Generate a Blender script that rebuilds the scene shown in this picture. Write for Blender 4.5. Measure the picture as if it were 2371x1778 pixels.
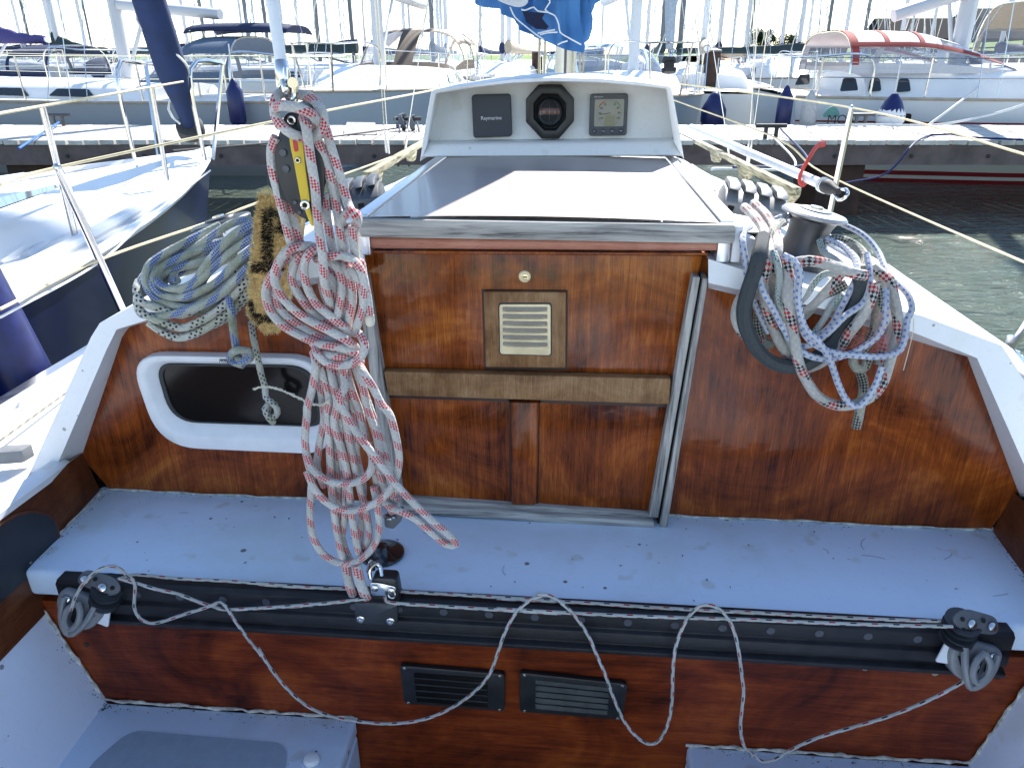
import bpy, bmesh, math, random
from mathutils import Vector, Matrix
R = math.radians
rnd = random.Random(7)
scene = bpy.context.scene
for o in list(bpy.data.objects): bpy.data.objects.remove(o)

# ------------------------------------------------------------------ camera, sky, sun, exposure
PITCH, YAW, EYE = 23.77, 4.74, 1.6
SUN_EL, SUN_AZ = 44.0, 15.5
cam_d = bpy.data.cameras.new('camera'); cam = bpy.data.objects.new('camera', cam_d)
scene.collection.objects.link(cam); scene.camera = cam
cam.location = (0, 0, EYE); cam.rotation_euler = (R(90 - PITCH), 0, R(YAW))
cam_d.sensor_width = 36; cam_d.lens = 36 * 1726 / 2371.0
cam_d.clip_start = 0.02; cam_d.clip_end = 3000
w = bpy.data.worlds.new("World"); scene.world = w; w.use_nodes = True
nt = w.node_tree
sky = nt.nodes.new('ShaderNodeTexSky'); sky.sky_type = 'NISHITA'; sky.sun_disc = False
sky.sun_elevation = R(SUN_EL); sky.sun_rotation = R(SUN_AZ)
sky.air_density = 1.0; sky.dust_density = 0.1; sky.ozone_density = 1.6
bg = nt.nodes['Background']; bg.inputs[1].default_value = 0.125
nt.links.new(sky.outputs[0], bg.inputs[0])
sl = bpy.data.lights.new('sun', 'SUN'); sl.energy = 5.0; sl.angle = R(0.53); sl.color = (1, 0.96, 0.9)
so = bpy.data.objects.new('sun', sl); scene.collection.objects.link(so)
sd = Vector((math.sin(R(SUN_AZ)) * math.cos(R(SUN_EL)), math.cos(R(SUN_AZ)) * math.cos(R(SUN_EL)), math.sin(R(SUN_EL))))
so.rotation_euler = sd.to_track_quat('Z', 'Y').to_euler(); so.location = (3, 6, 12)
vs = scene.view_settings; vs.view_transform = 'Standard'; vs.look = 'None'; vs.gamma = 1; vs.exposure = 1.25; vs.use_curve_mapping = False
scene.cycles.max_bounces = 8; scene.cycles.transparent_max_bounces = 12
scene.cycles.use_denoising = True

# ------------------------------------------------------------------ survey: a sight line of the photograph met with a known plane
FOC, CX, CY = 1726.0, 1185.5, 889.0
_p, _s = R(PITCH), R(YAW)
_F = Vector((-math.sin(_s) * math.cos(_p), math.cos(_s) * math.cos(_p), -math.sin(_p)))
_R = Vector((math.cos(_s), math.sin(_s), 0)); _U = _R.cross(_F); _C = Vector((0, 0, EYE))
def U(x, y, X=None, Y=None, Z=None):
    d = _F + _R * ((x - CX) / FOC) - _U * ((y - CY) / FOC)
    if X is not None: t = (X - _C.x) / d.x
    elif Y is not None: t = (Y - _C.y) / d.y
    else: t = (Z - _C.z) / d.z
    return _C + d * t
def crop(x0, y0, s):
    return lambda x, y, **k: U(x0 + x / s, y0 + y / s, **k)
cA = crop(560, 180, 3.7705); cB = crop(560, 560, 3.7705); cC = crop(600, 940, 3.4556); cN = crop(960, 150, 3.3515)
cR = crop(1640, 380, 3.4556); cK = crop(1600, 700, 2.86); cW = crop(820, 540, 2.3695)
cL = crop(0, 420, 3.456); c1 = crop(0, 780, 2.9105); c2 = crop(0, 1260, 3.16); c3 = crop(600, 1260, 3.16)
c4 = crop(1150, 1300, 3.4705); c5 = crop(1700, 1240, 3.0835)
z1 = crop(0, 0, 3.456); z2 = crop(560, 0, 3.456); z3 = crop(1100, 0, 3.456); z4 = crop(1731, 0, 3.456)

# ------------------------------------------------------------------ node helpers and materials
def principled(m): return m.node_tree.nodes['Principled BSDF']
def newmat(name):
    m = bpy.data.materials.new(name); m.use_nodes = True
    return m, m.node_tree, principled(m)
def nd(t, typ, **k):
    n = t.nodes.new(typ)
    for a, b in k.items(): setattr(n, a, b)
    return n
def mth(t, op, a, b=None, c=None):
    n = t.nodes.new('ShaderNodeMath'); n.operation = op
    for i, v in enumerate((a, b, c)):
        if v is None: continue
        if isinstance(v, (int, float)): n.inputs[i].default_value = v
        else: t.links.new(v, n.inputs[i])
    return n.outputs[0]
def mixc(t, fac, a, b, blend='MIX'):
    n = t.nodes.new('ShaderNodeMix'); n.data_type = 'RGBA'; n.blend_type = blend
    for s, v in ((n.inputs[0], fac), (n.inputs[6], a), (n.inputs[7], b)):
        if isinstance(v, (int, float)): s.default_value = v
        elif isinstance(v, (tuple, list)): s.default_value = (*v[:3], 1)
        else: t.links.new(v, s)
    return n.outputs[2]
def coords(t, scale=(1, 1, 1), kind='Object', rot=(0, 0, 0)):
    tc = nd(t, 'ShaderNodeTexCoord'); mp = nd(t, 'ShaderNodeMapping')
    mp.inputs['Scale'].default_value = scale; mp.inputs['Rotation'].default_value = rot
    t.links.new(tc.outputs[kind], mp.inputs['Vector']); return mp.outputs[0]
def noise(t, vec, scale, detail=4, rough=0.55, dist=0.0):
    n = nd(t, 'ShaderNodeTexNoise'); n.inputs['Scale'].default_value = scale; n.inputs['Detail'].default_value = detail
    n.inputs['Roughness'].default_value = rough; n.inputs['Distortion'].default_value = dist
    t.links.new(vec, n.inputs['Vector']); return n.outputs[0]
def ramp(t, val, stops):
    n = nd(t, 'ShaderNodeValToRGB'); e = n.color_ramp.elements
    while len(e) < len(stops): e.new(0.5)
    for el, (p, c) in zip(e, stops):
        el.position = p; el.color = (*c, 1) if isinstance(c, tuple) else (c, c, c, 1)
    t.links.new(val, n.inputs[0]); return n.outputs[0]
def bump(t, b, h, strength, dist=0.001):
    n = nd(t, 'ShaderNodeBump'); n.inputs['Strength'].default_value = strength; n.inputs['Distance'].default_value = dist
    t.links.new(h, n.inputs['Height']); t.links.new(n.outputs[0], b.inputs['Normal'])

def plain(name, col, rough=0.5, metal=0.0, coat=0.0, var=0.15, scale=30, bmp=0.0, spec=0.5):
    m, t, b = newmat(name)
    v = coords(t); n = noise(t, v, scale)
    dk = tuple(c * (1 - var) for c in col); lt = tuple(min(1, c * (1 + var)) for c in col)
    t.links.new(ramp(t, n, [(0.3, dk), (0.7, lt)]), b.inputs['Base Color'])
    t.links.new(mth(t, 'ADD', mth(t, 'MULTIPLY', n, 0.12), rough - 0.06), b.inputs['Roughness'])
    b.inputs['Metallic'].default_value = metal; b.inputs['Coat Weight'].default_value = coat
    b.inputs['Coat Roughness'].default_value = 0.08; b.inputs['Specular IOR Level'].default_value = spec
    if bmp: bump(t, b, noise(t, v, scale * 6), bmp)
    return m

def gelcoat(name, col, dirt=0.35, speck=0.6, rough=0.35, scale=1.0):
    m, t, b = newmat(name)
    v = coords(t)
    big = noise(t, v, 3.5 * scale, 6, 0.6, 0.4)
    c = mixc(t, mth(t, 'MULTIPLY', ramp(t, big, [(0.5, 0.0), (0.75, 1.0)]), dirt), col, (col[0] * 0.72, col[1] * 0.66, col[2] * 0.5))
    fine = noise(t, v, 90 * scale, 3, 0.6)
    c = mixc(t, mth(t, 'MULTIPLY', ramp(t, fine, [(0.55, 0.0), (0.75, 1.0)]), 0.12), c, (0.45, 0.42, 0.36))
    vo = nd(t, 'ShaderNodeTexVoronoi'); vo.inputs['Scale'].default_value = 26 * scale; vo.inputs['Randomness'].default_value = 1
    t.links.new(v, vo.inputs['Vector'])
    sel = nd(t, 'ShaderNodeSeparateColor'); t.links.new(vo.outputs['Color'], sel.inputs[0])
    sz = mth(t, 'MULTIPLY', mth(t, 'POWER', sel.outputs[0], 5), 0.16)
    dot = mth(t, 'LESS_THAN', vo.outputs['Distance'], sz)
    c = mixc(t, mth(t, 'MULTIPLY', dot, speck), c, (0.05, 0.045, 0.04))
    st = noise(t, coords(t, (1, 1, 1)), 16 * scale, 2)
    c = mixc(t, mth(t, 'MULTIPLY', ramp(t, st, [(0.64, 0.0), (0.71, 1.0)]), dirt * 0.6), c, (0.42, 0.38, 0.22))
    t.links.new(c, b.inputs['Base Color'])
    t.links.new(mth(t, 'ADD', mth(t, 'MULTIPLY', big, 0.25), rough - 0.1), b.inputs['Roughness'])
    bump(t, b, noise(t, v, 220, 2), 0.06)
    return m

def varnish(name, a, b_, c_, grain='z', rough=0.16, coat=0.5, sc=1.0, peel=0.0):
    m, t, b = newmat(name)
    st = {'z': (60, 60, 2.6), 'x': (2.6, 60, 60), 'y': (60, 2.6, 60)}[grain]
    v = coords(t, tuple(k * sc for k in st)); o = coords(t)
    g1 = noise(t, v, 1.0, 8, 0.62, 0.9); g2 = noise(t, v, 6.0, 4, 0.6, 0.3); big = noise(t, o, 4.5 * sc, 5, 0.62, 1.2)
    f = mth(t, 'ADD', mth(t, 'MULTIPLY', g1, 0.24), mth(t, 'ADD', mth(t, 'MULTIPLY', g2, 0.22), mth(t, 'MULTIPLY', big, 0.56)))
    c = ramp(t, f, [(0.4, a), (0.53, b_), (0.66, c_)])
    pores = noise(t, v, 14, 2, 0.5)
    c = mixc(t, mth(t, 'MULTIPLY', ramp(t, pores, [(0.57, 0.0), (0.68, 1.0)]), 0.5), c, tuple(k * 0.5 for k in a))
    b.inputs['Coat Weight'].default_value = coat; b.inputs['Coat Roughness'].default_value = rough
    b.inputs['Coat IOR'].default_value = 1.5
    t.links.new(c, b.inputs['Base Color']); b.inputs['Roughness'].default_value = 0.5; b.inputs['Specular IOR Level'].default_value = 0.06
    h = mth(t, 'ADD', mth(t, 'MULTIPLY', noise(t, o, 9, 3), 1.0), mth(t, 'MULTIPLY', g2, 0.06))
    n = nd(t, 'ShaderNodeBump'); n.inputs['Strength'].default_value = 0.15; n.inputs['Distance'].default_value = 0.02
    t.links.new(h, n.inputs['Height']); t.links.new(n.outputs[0], b.inputs['Coat Normal'])
    bump(t, b, g2, 0.25, 0.0015)
    return m

def greywood(name, a=(0.27, 0.25, 0.23), b_=(0.5, 0.47, 0.42), grain='x', k=1.0):
    m, t, b = newmat(name)
    st = {'z': (90, 90, 5), 'x': (5, 90, 90), 'y': (90, 5, 90)}[grain]
    v = coords(t, tuple(s * k for s in st)); g = noise(t, v, 1.0, 8, 0.65, 0.5); g2 = noise(t, v, 5, 4)
    c = ramp(t, g, [(0.36, tuple(x * 0.3 for x in a)), (0.44, a), (0.62, b_)])
    t.links.new(c, b.inputs['Base Color']); b.inputs['Roughness'].default_value = 0.8
    bump(t, b, mth(t, 'ADD', g, g2), 0.5, 0.002)
    return m

def ropemat(name, base, fleck, mode='patch', n=8, k=1.1, wd=0.4, base2=None, fleck2=None):
    m, t, b = newmat(name)
    uv = nd(t, 'ShaderNodeUVMap'); sp = nd(t, 'ShaderNodeSeparateXYZ'); t.links.new(uv.outputs[0], sp.inputs[0])
    u, v = sp.outputs[0], sp.outputs[1]
    def fr(x): return mth(t, 'FRACT', x)
    p = mth(t, 'MULTIPLY', mth(t, 'ADD', u, v), n); q = mth(t, 'MULTIPLY', mth(t, 'SUBTRACT', u, v), n)
    fp, fq = fr(p), fr(mth(t, 'ADD', q, 4000.0))
    chk = mth(t, 'COMPARE', mth(t, 'GREATER_THAN', fp, 0.5), mth(t, 'GREATER_THAN', fq, 0.5), 0.1)
    band = mth(t, 'LESS_THAN', fr(mth(t, 'ADD', mth(t, 'MULTIPLY', v, k), u)), wd)
    if mode == 'patch': mask = mth(t, 'MULTIPLY', chk, band)
    elif mode == 'spots':
        mask = mth(t, 'MULTIPLY', mth(t, 'MULTIPLY', mth(t, 'GREATER_THAN', fp, 0.5), mth(t, 'GREATER_THAN', fq, 0.5)), band)
    elif mode == 'dash':
        row = mth(t, 'FLOOR', mth(t, 'MULTIPLY', u, 4)); off = mth(t, 'MULTIPLY', row, 0.5)
        d1 = mth(t, 'LESS_THAN', fr(mth(t, 'ADD', mth(t, 'MULTIPLY', v, k), off)), wd)
        mask = mth(t, 'MULTIPLY', d1, mth(t, 'LESS_THAN', fr(mth(t, 'MULTIPLY', u, 4)), 0.55))
    else:
        mask = mth(t, 'MULTIPLY', chk, 0.0)
    o = coords(t); dn = noise(t, o, 22, 4); fz = noise(t, o, 700, 2)
    bc = mixc(t, ramp(t, dn, [(0.35, 0.0), (0.7, 1.0)]), base, base2 or tuple(x * 0.72 for x in base))
    br = mth(t, 'MULTIPLY', mth(t, 'MULTIPLY', mth(t, 'PINGPONG', fp, 0.5), mth(t, 'PINGPONG', fq, 0.5)), 4.0)
    bc = mixc(t, mth(t, 'MULTIPLY', mth(t, 'SUBTRACT', 1.0, br), 0.32), bc, tuple(x * 0.35 for x in base))
    fc = fleck
    if fleck2: fc = mixc(t, mth(t, 'GREATER_THAN', fr(mth(t, 'MULTIPLY', v, k * 0.5 if mode == 'dash' else n * 0.5)), 0.5), fleck, fleck2)
    c = mixc(t, mask, bc, fc)
    t.links.new(c, b.inputs['Base Color']); b.inputs['Roughness'].default_value = 0.85
    b.inputs['Sheen Weight'].default_value = 0.3; b.inputs['Specular IOR Level'].default_value = 0.2
    bump(t, b, mth(t, 'ADD', br, mth(t, 'MULTIPLY', fz, 0.6)), 0.6, 0.0012)
    return m

def glassy(name, col, alpha=1.0, rough=0.03):
    m, t, b = newmat(name)
    b.inputs['Base Color'].default_value = (*col, 1); b.inputs['Roughness'].default_value = rough
    b.inputs['Alpha'].default_value = alpha; b.inputs['Coat Weight'].default_value = 0.5
    return m

MAT = dict(
    white=gelcoat('white_gelcoat', (0.78, 0.79, 0.8)), deck=gelcoat('deck_gelcoat', (0.74, 0.745, 0.74), 0.3, 0.45, 0.5),
    pod=gelcoat('pod_paint', (0.84, 0.84, 0.83), 0.25, 0.2, 0.45), sback=gelcoat('seat_back_gelcoat', (0.76, 0.8, 0.88), 0.5, 0.7, 0.4), seat=gelcoat('seat_gelcoat', (0.7, 0.82, 0.95), 0.5, 0.8, 0.4),  # seats and bridge deck: blue skylight on up-facing gelcoat is put into the colour
    pad=plain('nonskid_grey', (0.3, 0.36, 0.43), 0.9, var=0.06, scale=60, bmp=0.5),
    caulk=plain('mouldy_sealant', (0.5, 0.47, 0.4), 0.9, var=0.55, scale=60, bmp=0.6), dry=plain('old_varnish_edge', (0.03, 0.009, 0.004), 0.5, var=0.4),  # batten outlines: old varnish, with the shadow gap painted in as well
    bulk=varnish('varnished_bulkhead', (0.046, 0.008, 0.002), (0.225, 0.046, 0.0065), (0.45, 0.132, 0.02), 'z', 0.14),
    board=varnish('varnished_washboard', (0.05, 0.009, 0.002), (0.255, 0.056, 0.0078), (0.5, 0.16, 0.027), 'z', 0.11),
    panel=varnish('varnished_cockpit_panel', (0.036, 0.005, 0.0015), (0.165, 0.026, 0.005), (0.31, 0.066, 0.011), 'x', 0.3, 0.35),
    side=varnish('varnished_side', (0.05, 0.014, 0.005), (0.11, 0.03, 0.01), (0.18, 0.06, 0.02), 'y', 0.4, 0.5),
    copper=varnish('varnished_moulding', (0.36, 0.12, 0.075), (0.48, 0.2, 0.135), (0.56, 0.27, 0.19), 'x', 0.1),  # pale salmon base carries the bright reflection on the hatch moulding
    worn=varnish('worn_teak', (0.13, 0.055, 0.02), (0.27, 0.14, 0.06), (0.4, 0.25, 0.13), 'z', 0.35, 0.3, 1.6),
    grey=greywood('weathered_teak'), greyv=greywood('weathered_teak_upright', grain='z'),
    rail=greywood('mossy_handrail', (0.2, 0.18, 0.1), (0.5, 0.46, 0.32), 'y'),
    hatch=plain('hatch_laminate', (0.33, 0.265, 0.235), 0.46, var=0.08, scale=5, coat=0.22, spec=0.9),
    alu=plain('aluminium', (0.62, 0.63, 0.65), 0.3, 1.0, var=0.05), steel=plain('stainless', (0.62, 0.61, 0.59), 0.16, 1.0, var=0.06),
    winch=plain('winch_grey', (0.1, 0.1, 0.105), 0.42, 0.7, var=0.12), winchtop=plain('winch_top', (0.34, 0.34, 0.34), 0.42, 0.8, var=0.1),
    black=plain('black_plastic', (0.015, 0.016, 0.018), 0.4, var=0.3), track=plain('track_black', (0.014, 0.014, 0.016), 0.45, 0.0, var=0.4, spec=0.3),
    rubber=plain('dark_rubber', (0.03, 0.03, 0.032), 0.7, var=0.3), cover=plain('cover_grey', (0.05, 0.055, 0.07), 0.55, var=0.1, scale=200),
    clutch=plain('clutch_grey', (0.19, 0.195, 0.2), 0.5, var=0.1), dclutch=plain('clutch_dark', (0.07, 0.08, 0.095), 0.5, var=0.1),
    cream=plain('cream_metal', (0.76, 0.62, 0.38), 0.4, 0.2, var=0.15), brass=plain('brass', (0.6, 0.5, 0.32), 0.3, 1.0, var=0.2),
    yellow=plain('yellow_paint', (0.62, 0.42, 0.02), 0.4, var=0.15), red=plain('red_paint', (0.5, 0.04, 0.03), 0.5, var=0.15),
    wire=plain('cream_guard_wire', (0.62, 0.53, 0.33), 0.6, var=0.15), wwire=plain('white_line', (0.7, 0.7, 0.68), 0.6, var=0.1),
    dark=plain('dark_void', (0.006, 0.006, 0.006), 0.9, var=0.1), glass=plain('dark_glass', (0.008, 0.007, 0.007), 0.12, var=0.2, scale=4, spec=0.22),
    frame=plain('frame_white', (0.72, 0.73, 0.75), 0.4, var=0.05), lens=plain('vent_lens', (0.07, 0.075, 0.07), 0.15, var=0.2, coat=0.6),
    lcd=plain('lcd_face', (0.24, 0.25, 0.22), 0.3, var=0.04, coat=0.5), lcd2=plain('lcd_gold', (0.26, 0.24, 0.15), 0.35, var=0.05),
    grille=plain('case_grey', (0.085, 0.09, 0.1), 0.5, var=0.08), ink=plain('ink_white', (0.75, 0.76, 0.78), 0.5, var=0.03),
    inkd=plain('ink_dark', (0.03, 0.03, 0.03), 0.5, var=0.03), inkg=plain('ink_green', (0.08, 0.25, 0.1), 0.5, var=0.03), inkr=plain('ink_red', (0.5, 0.05, 0.03), 0.5, var=0.03),
    card=plain('compass_card', (0.4, 0.11, 0.04), 0.5, var=0.2), coir=plain('coir', (0.9, 0.62, 0.3), 0.9, var=0.35, scale=150), coirk=plain('coir_black', (0.012, 0.011, 0.01), 0.9, var=0.3),
    strap=plain('dark_strap', (0.045, 0.052, 0.055), 0.85, var=0.25, scale=300, bmp=0.4), fuzz=plain('frayed_fibre', (0.6, 0.55, 0.44), 0.9, var=0.2), pinkf=plain('pink_fibre', (0.55, 0.18, 0.17), 0.9, var=0.2),
    navy=plain('navy_fender', (0.006, 0.012, 0.09), 0.4, var=0.3), mud=plain('dirt_bits', (0.04, 0.028, 0.018), 0.95, var=0.5, scale=200),
    sheet=ropemat('red_fleck_sheet', (0.62, 0.59, 0.55), (0.5, 0.015, 0.03), 'patch', 5, 1.0, 0.4),
    blue=ropemat('blue_fleck_rope', (0.44, 0.46, 0.4), (0.012, 0.07, 0.36), 'patch', 5, 0.6, 0.36, (0.2, 0.22, 0.14)),
    blk=ropemat('black_fleck_rope', (0.58, 0.57, 0.52), (0.012, 0.012, 0.012), 'spots', 4, 0.8, 0.62, (0.36, 0.36, 0.24)),
    rb=ropemat('red_black_fleck_rope', (0.55, 0.52, 0.47), (0.4, 0.02, 0.02), 'patch', 4, 0.62, 0.36, None, (0.012, 0.012, 0.02)),
    gk=ropemat('dark_fleck_rope', (0.42, 0.4, 0.32), (0.02, 0.025, 0.025), 'patch', 5, 0.6, 0.5),
    gn=ropemat('green_fleck_rope', (0.5, 0.53, 0.5), (0.02, 0.16, 0.11), 'spots', 5, 0.5, 0.35),
    bw=ropemat('blue_white_braid', (0.62, 0.63, 0.67), (0.14, 0.19, 0.42), 'dash', 6, 3.1, 0.4),
    tl=ropemat('traveller_line', (0.55, 0.55, 0.53), (0.28, 0.02, 0.03), 'dash', 6, 0.55, 0.3, (0.42, 0.42, 0.36), (0.02, 0.015, 0.02)),
)

# ------------------------------------------------------------------ mesh builder
def catmull(pts, step=0.006, closed=False):
    P = [Vector(p) for p in pts]
    if len(P) < 3:
        P = [P[0], (P[0] + P[1]) / 2, P[1]]
    n = len(P); out = []
    for i in range(n if closed else n - 1):
        p1, p2 = P[i], P[(i + 1) % n]
        p0 = P[i - 1] if (i or closed) else p1 * 2 - p2
        p3 = P[(i + 2) % n] if (closed or i + 2 < n) else p2 * 2 - p1
        k = max(1, int((p2 - p1).length / step))
        for j in range(k):
            s = j / k; s2 = s * s; s3 = s2 * s
            out.append(0.5 * ((2 * p1) + (p2 - p0) * s + (2 * p0 - 5 * p1 + 4 * p2 - p3) * s2 + (3 * p1 - p0 - 3 * p2 + p3) * s3))
    if not closed: out.append(P[-1])
    return out

class B:
    def __init__(s): s.v = []; s.f = []; s.uv = []
    def face(s, idx, uv=None): s.f.append(tuple(idx)); s.uv.append(uv)
    def poly(s, pts):
        i = len(s.v); s.v += [Vector(p) for p in pts]; s.face(range(i, i + len(pts)))
    def prism(s, pts, vec):
        pts = [Vector(p) for p in pts]; vec = Vector(vec); n = len(pts); i = len(s.v)
        s.v += pts + [p + vec for p in pts]
        s.face(range(i, i + n)); s.face(range(i + 2 * n - 1, i + n - 1, -1))
        for k in range(n):
            l = (k + 1) % n; s.face((i + k, i + l, i + n + l, i + n + k))
        return s
    def box(s, a, b):
        x0, y0, z0 = a; x1, y1, z1 = b
        return s.prism([(x0, y0, z0), (x1, y0, z0), (x1, y1, z0), (x0, y1, z0)], (0, 0, z1 - z0))
    def bar(s, a, b, w_, h, up=(0, 0, 1)):
        a, b = Vector(a), Vector(b); d = (b - a).normalized(); sx = d.cross(Vector(up)).normalized(); uz = sx.cross(d)
        q = [a + sx * w_ / 2 + uz * h / 2, a - sx * w_ / 2 + uz * h / 2, a - sx * w_ / 2 - uz * h / 2, a + sx * w_ / 2 - uz * h / 2]
        return s.prism(q, b - a)
    def tube(s, pts, r, n=8, closed=False, flat=1.0, cap=True):
        pts = [Vector(p) for p in pts]; m = len(pts); rr = r if callable(r) else (lambda t: r)
        base = len(s.v); L = 0; nrm = None; V = []
        for i, p in enumerate(pts):
            a = pts[i - 1] if (i or closed) else p; c = pts[(i + 1) % m] if (closed or i < m - 1) else p
            t = (c - a)
            t = t.normalized() if t.length > 1e-9 else Vector((0, 0, 1))
            if nrm is None:
                nrm = t.orthogonal().normalized() if abs(t.y) > 0.9 else Vector((0, -1, 0))
            nrm = (nrm - t * nrm.dot(t))
            nrm = nrm.normalized() if nrm.length > 1e-6 else t.orthogonal().normalized()
            bn = t.cross(nrm); q = rr(i / max(1, m - 1))
            if i: L += (p - pts[i - 1]).length
            V.append(L)
            for k in range(n):
                an = 2 * math.pi * k / n
                s.v.append(p + (nrm * math.cos(an) * flat + bn * math.sin(an)) * q)
        circ = 2 * math.pi * max(1e-6, rr(0.5))
        for i in range(m if closed else m - 1):
            j = (i + 1) % m; vj = V[j] if j else L + 0.01
            for k in range(n):
                l = (k + 1) % n
                s.face((base + i * n + k, base + i * n + l, base + j * n + l, base + j * n + k),
                       ((k / n, V[i] / circ), ((k + 1) / n, V[i] / circ), ((k + 1) / n, vj / circ), (k / n, vj / circ)))
        if not closed and cap:
            s.face([base + k for k in range(n)][::-1]); s.face([base + (m - 1) * n + k for k in range(n)])
        return s
    def rope(s, pts, r, n=9, step=0.006, closed=False): return s.tube(catmull(pts, step, closed), r, n, closed)
    def lathe(s, prof, o, axis=(0, 0, 1), n=24, sq=1.0):
        ax = Vector(axis).normalized(); e1 = ax.orthogonal().normalized(); e2 = ax.cross(e1); o = Vector(o); base = len(s.v)
        for r, h in prof:
            for k in range(n):
                a = 2 * math.pi * k / n; s.v.append(o + ax * h + (e1 * math.cos(a) + e2 * math.sin(a) * sq) * max(r, 1e-5))
        m = len(prof)
        for i in range(m - 1):
            for k in range(n):
                l = (k + 1) % n; s.face((base + i * n + k, base + i * n + l, base + (i + 1) * n + l, base + (i + 1) * n + k))
        s.face([base + k for k in range(n)][::-1]); s.face([base + (m - 1) * n + k for k in range(n)])
        return s
    def grid(s, rows, closed_u=False):
        base = len(s.v); m, n = len(rows), len(rows[0])
        for r in rows: s.v += [Vector(p) for p in r]
        for i in range(m - 1):
            for k in range(n if closed_u else n - 1):
                l = (k + 1) % n; s.face((base + i * n + k, base + i * n + l, base + (i + 1) * n + l, base + (i + 1) * n + k),
                    ((k / n, i / m), ((k + 1) / n, i / m), ((k + 1) / n, (i + 1) / m), (k / n, (i + 1) / m)))
        return s
    def ball(s, o, r, n=12, sc=(1, 1, 1)):
        o = Vector(o); rows = []
        for i in range(n + 1):
            th = math.pi * i / n
            rows.append([o + Vector((r * sc[0] * math.sin(th) * math.cos(2 * math.pi * k / n), r * sc[1] * math.sin(th) * math.sin(2 * math.pi * k / n), r * sc[2] * math.cos(th))) for k in range(n)])
        return s.grid(rows, True)
    def build(s, name, mat, parent=None, bevel=0.0, ang=40, label=None, cat=None, group=None, kind=None, seg=2, thick=0.0):
        me = bpy.data.meshes.new(name); loc = Vector((0, 0, 0))
        if parent is None and s.v and kind is None:
            lo = [min(p[i] for p in s.v) for i in range(3)]; hi = [max(p[i] for p in s.v) for i in range(3)]
            loc = Vector(((lo[0] + hi[0]) / 2, (lo[1] + hi[1]) / 2, lo[2]))
        off = loc if parent is None else (Vector(parent['_o']) if '_o' in parent else Vector())
        me.from_pydata([tuple(p - off) for p in s.v], [], s.f)
        if any(s.uv):
            ul = me.uv_layers.new(name='UVMap'); li = 0
            for f, uv in zip(s.f, s.uv):
                for k in range(len(f)):
                    if uv: ul.data[li].uv = uv[k]
                    li += 1
        bm = bmesh.new(); bm.from_mesh(me)
        if thick:
            pass
        bmesh.ops.remove_doubles(bm, verts=bm.verts, dist=1e-5)
        bmesh.ops.recalc_face_normals(bm, faces=bm.faces)
        if bevel:
            ed = [e for e in bm.edges if len(e.link_faces) == 2 and e.calc_face_angle(0) > R(35)]
            bmesh.ops.bevel(bm, geom=ed, offset=bevel, segments=seg, profile=0.5, affect='EDGES', clamp_overlap=True)
        bm.to_mesh(me); bm.free()
        me.shade_smooth(); me.set_sharp_from_angle(angle=R(ang))
        me.materials.append(mat if not isinstance(mat, str) else MAT[mat])
        o = bpy.data.objects.new(name, me); scene.collection.objects.link(o)
        if thick:
            md = o.modifiers.new('thickness', 'SOLIDIFY'); md.thickness = thick; md.offset = 0
        if parent is not None:
            o.parent = parent
            if '_o' in parent: o['_o'] = tuple(parent['_o'])
        else: o.location = loc
        return tag(o, label, cat, group, kind)
def tag(o, label=None, cat=None, group=None, kind=None):
    for k, v in (('label', label), ('category', cat), ('group', group), ('kind', kind)):
        if v: o[k] = v
    return o
def empty(name, loc, label, cat, group=None, rz=0.0, world=True):
    o = bpy.data.objects.new(name, None); scene.collection.objects.link(o); o.empty_display_size = 0.1
    o.location = loc; o.rotation_euler = (0, 0, rz)
    if world: o['_o'] = tuple(loc)          # its parts are given in place; build() shifts them to this base
    return tag(o, label, cat, group)
def rrect(pts, rad, n=5):
    """polygon corners rounded in its own plane"""
    P = [Vector(p) for p in pts]; out = []; m = len(P)
    for i in range(m):
        a, p, c = P[i - 1], P[i], P[(i + 1) % m]; ra = rad[i] if isinstance(rad, (list, tuple)) else rad
        u, v = (a - p).normalized(), (c - p).normalized()
        s0, s1 = p + u * min(ra, (a - p).length * 0.49), p + v * min(ra, (c - p).length * 0.49)
        for k in range(n + 1):
            t = k / n; out.append(s0 * (1 - t) ** 2 + p * 2 * t * (1 - t) + s1 * t * t)
    return out
def ring(b, outer, inner):
    n = len(outer); i = len(b.v); b.v += [Vector(p) for p in outer] + [Vector(p) for p in inner]
    for k in range(n):
        l = (k + 1) % n; b.face((i + k, i + l, i + n + l, i + n + k))
def scaled(pts, s, c=None, d=(0, 0, 0)):
    P = [Vector(p) for p in pts]; c = Vector(c) if c else sum(P, Vector()) / len(P)
    return [c + (p - c) * s + Vector(d) for p in P]
def inset(pts, dist, d=(0, 0, 0)):
    P = [Vector(p) for p in pts]; c = sum(P, Vector()) / len(P)
    return [p + (c - p).normalized() * dist + Vector(d) for p in P]
def writing(name, txt, o, size, ux, uz, mat, parent, lift=0.0006, center=False):
    """lettering as a thin mesh lying on a face: ux along the line, uz up the letters"""
    cu = bpy.data.curves.new('lettering', 'FONT'); cu.body = txt; cu.size = size; cu.extrude = 0.0003
    if center: cu.align_x = 'CENTER'; cu.align_y = 'CENTER'
    ob = bpy.data.objects.new('lettering', cu); scene.collection.objects.link(ob)
    dg = bpy.context.evaluated_depsgraph_get(); me = bpy.data.meshes.new_from_object(ob.evaluated_get(dg))
    bpy.data.objects.remove(ob); ux = Vector(ux).normalized(); uz = Vector(uz).normalized(); nn = ux.cross(uz)
    b = B(); o = Vector(o); b.v = [o + ux * v.co.x + uz * v.co.y + nn * (v.co.z + lift) for v in me.vertices]
    for p in me.polygons: b.face(p.vertices)
    bpy.data.meshes.remove(me)
    return b.build(name, mat, parent)

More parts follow.
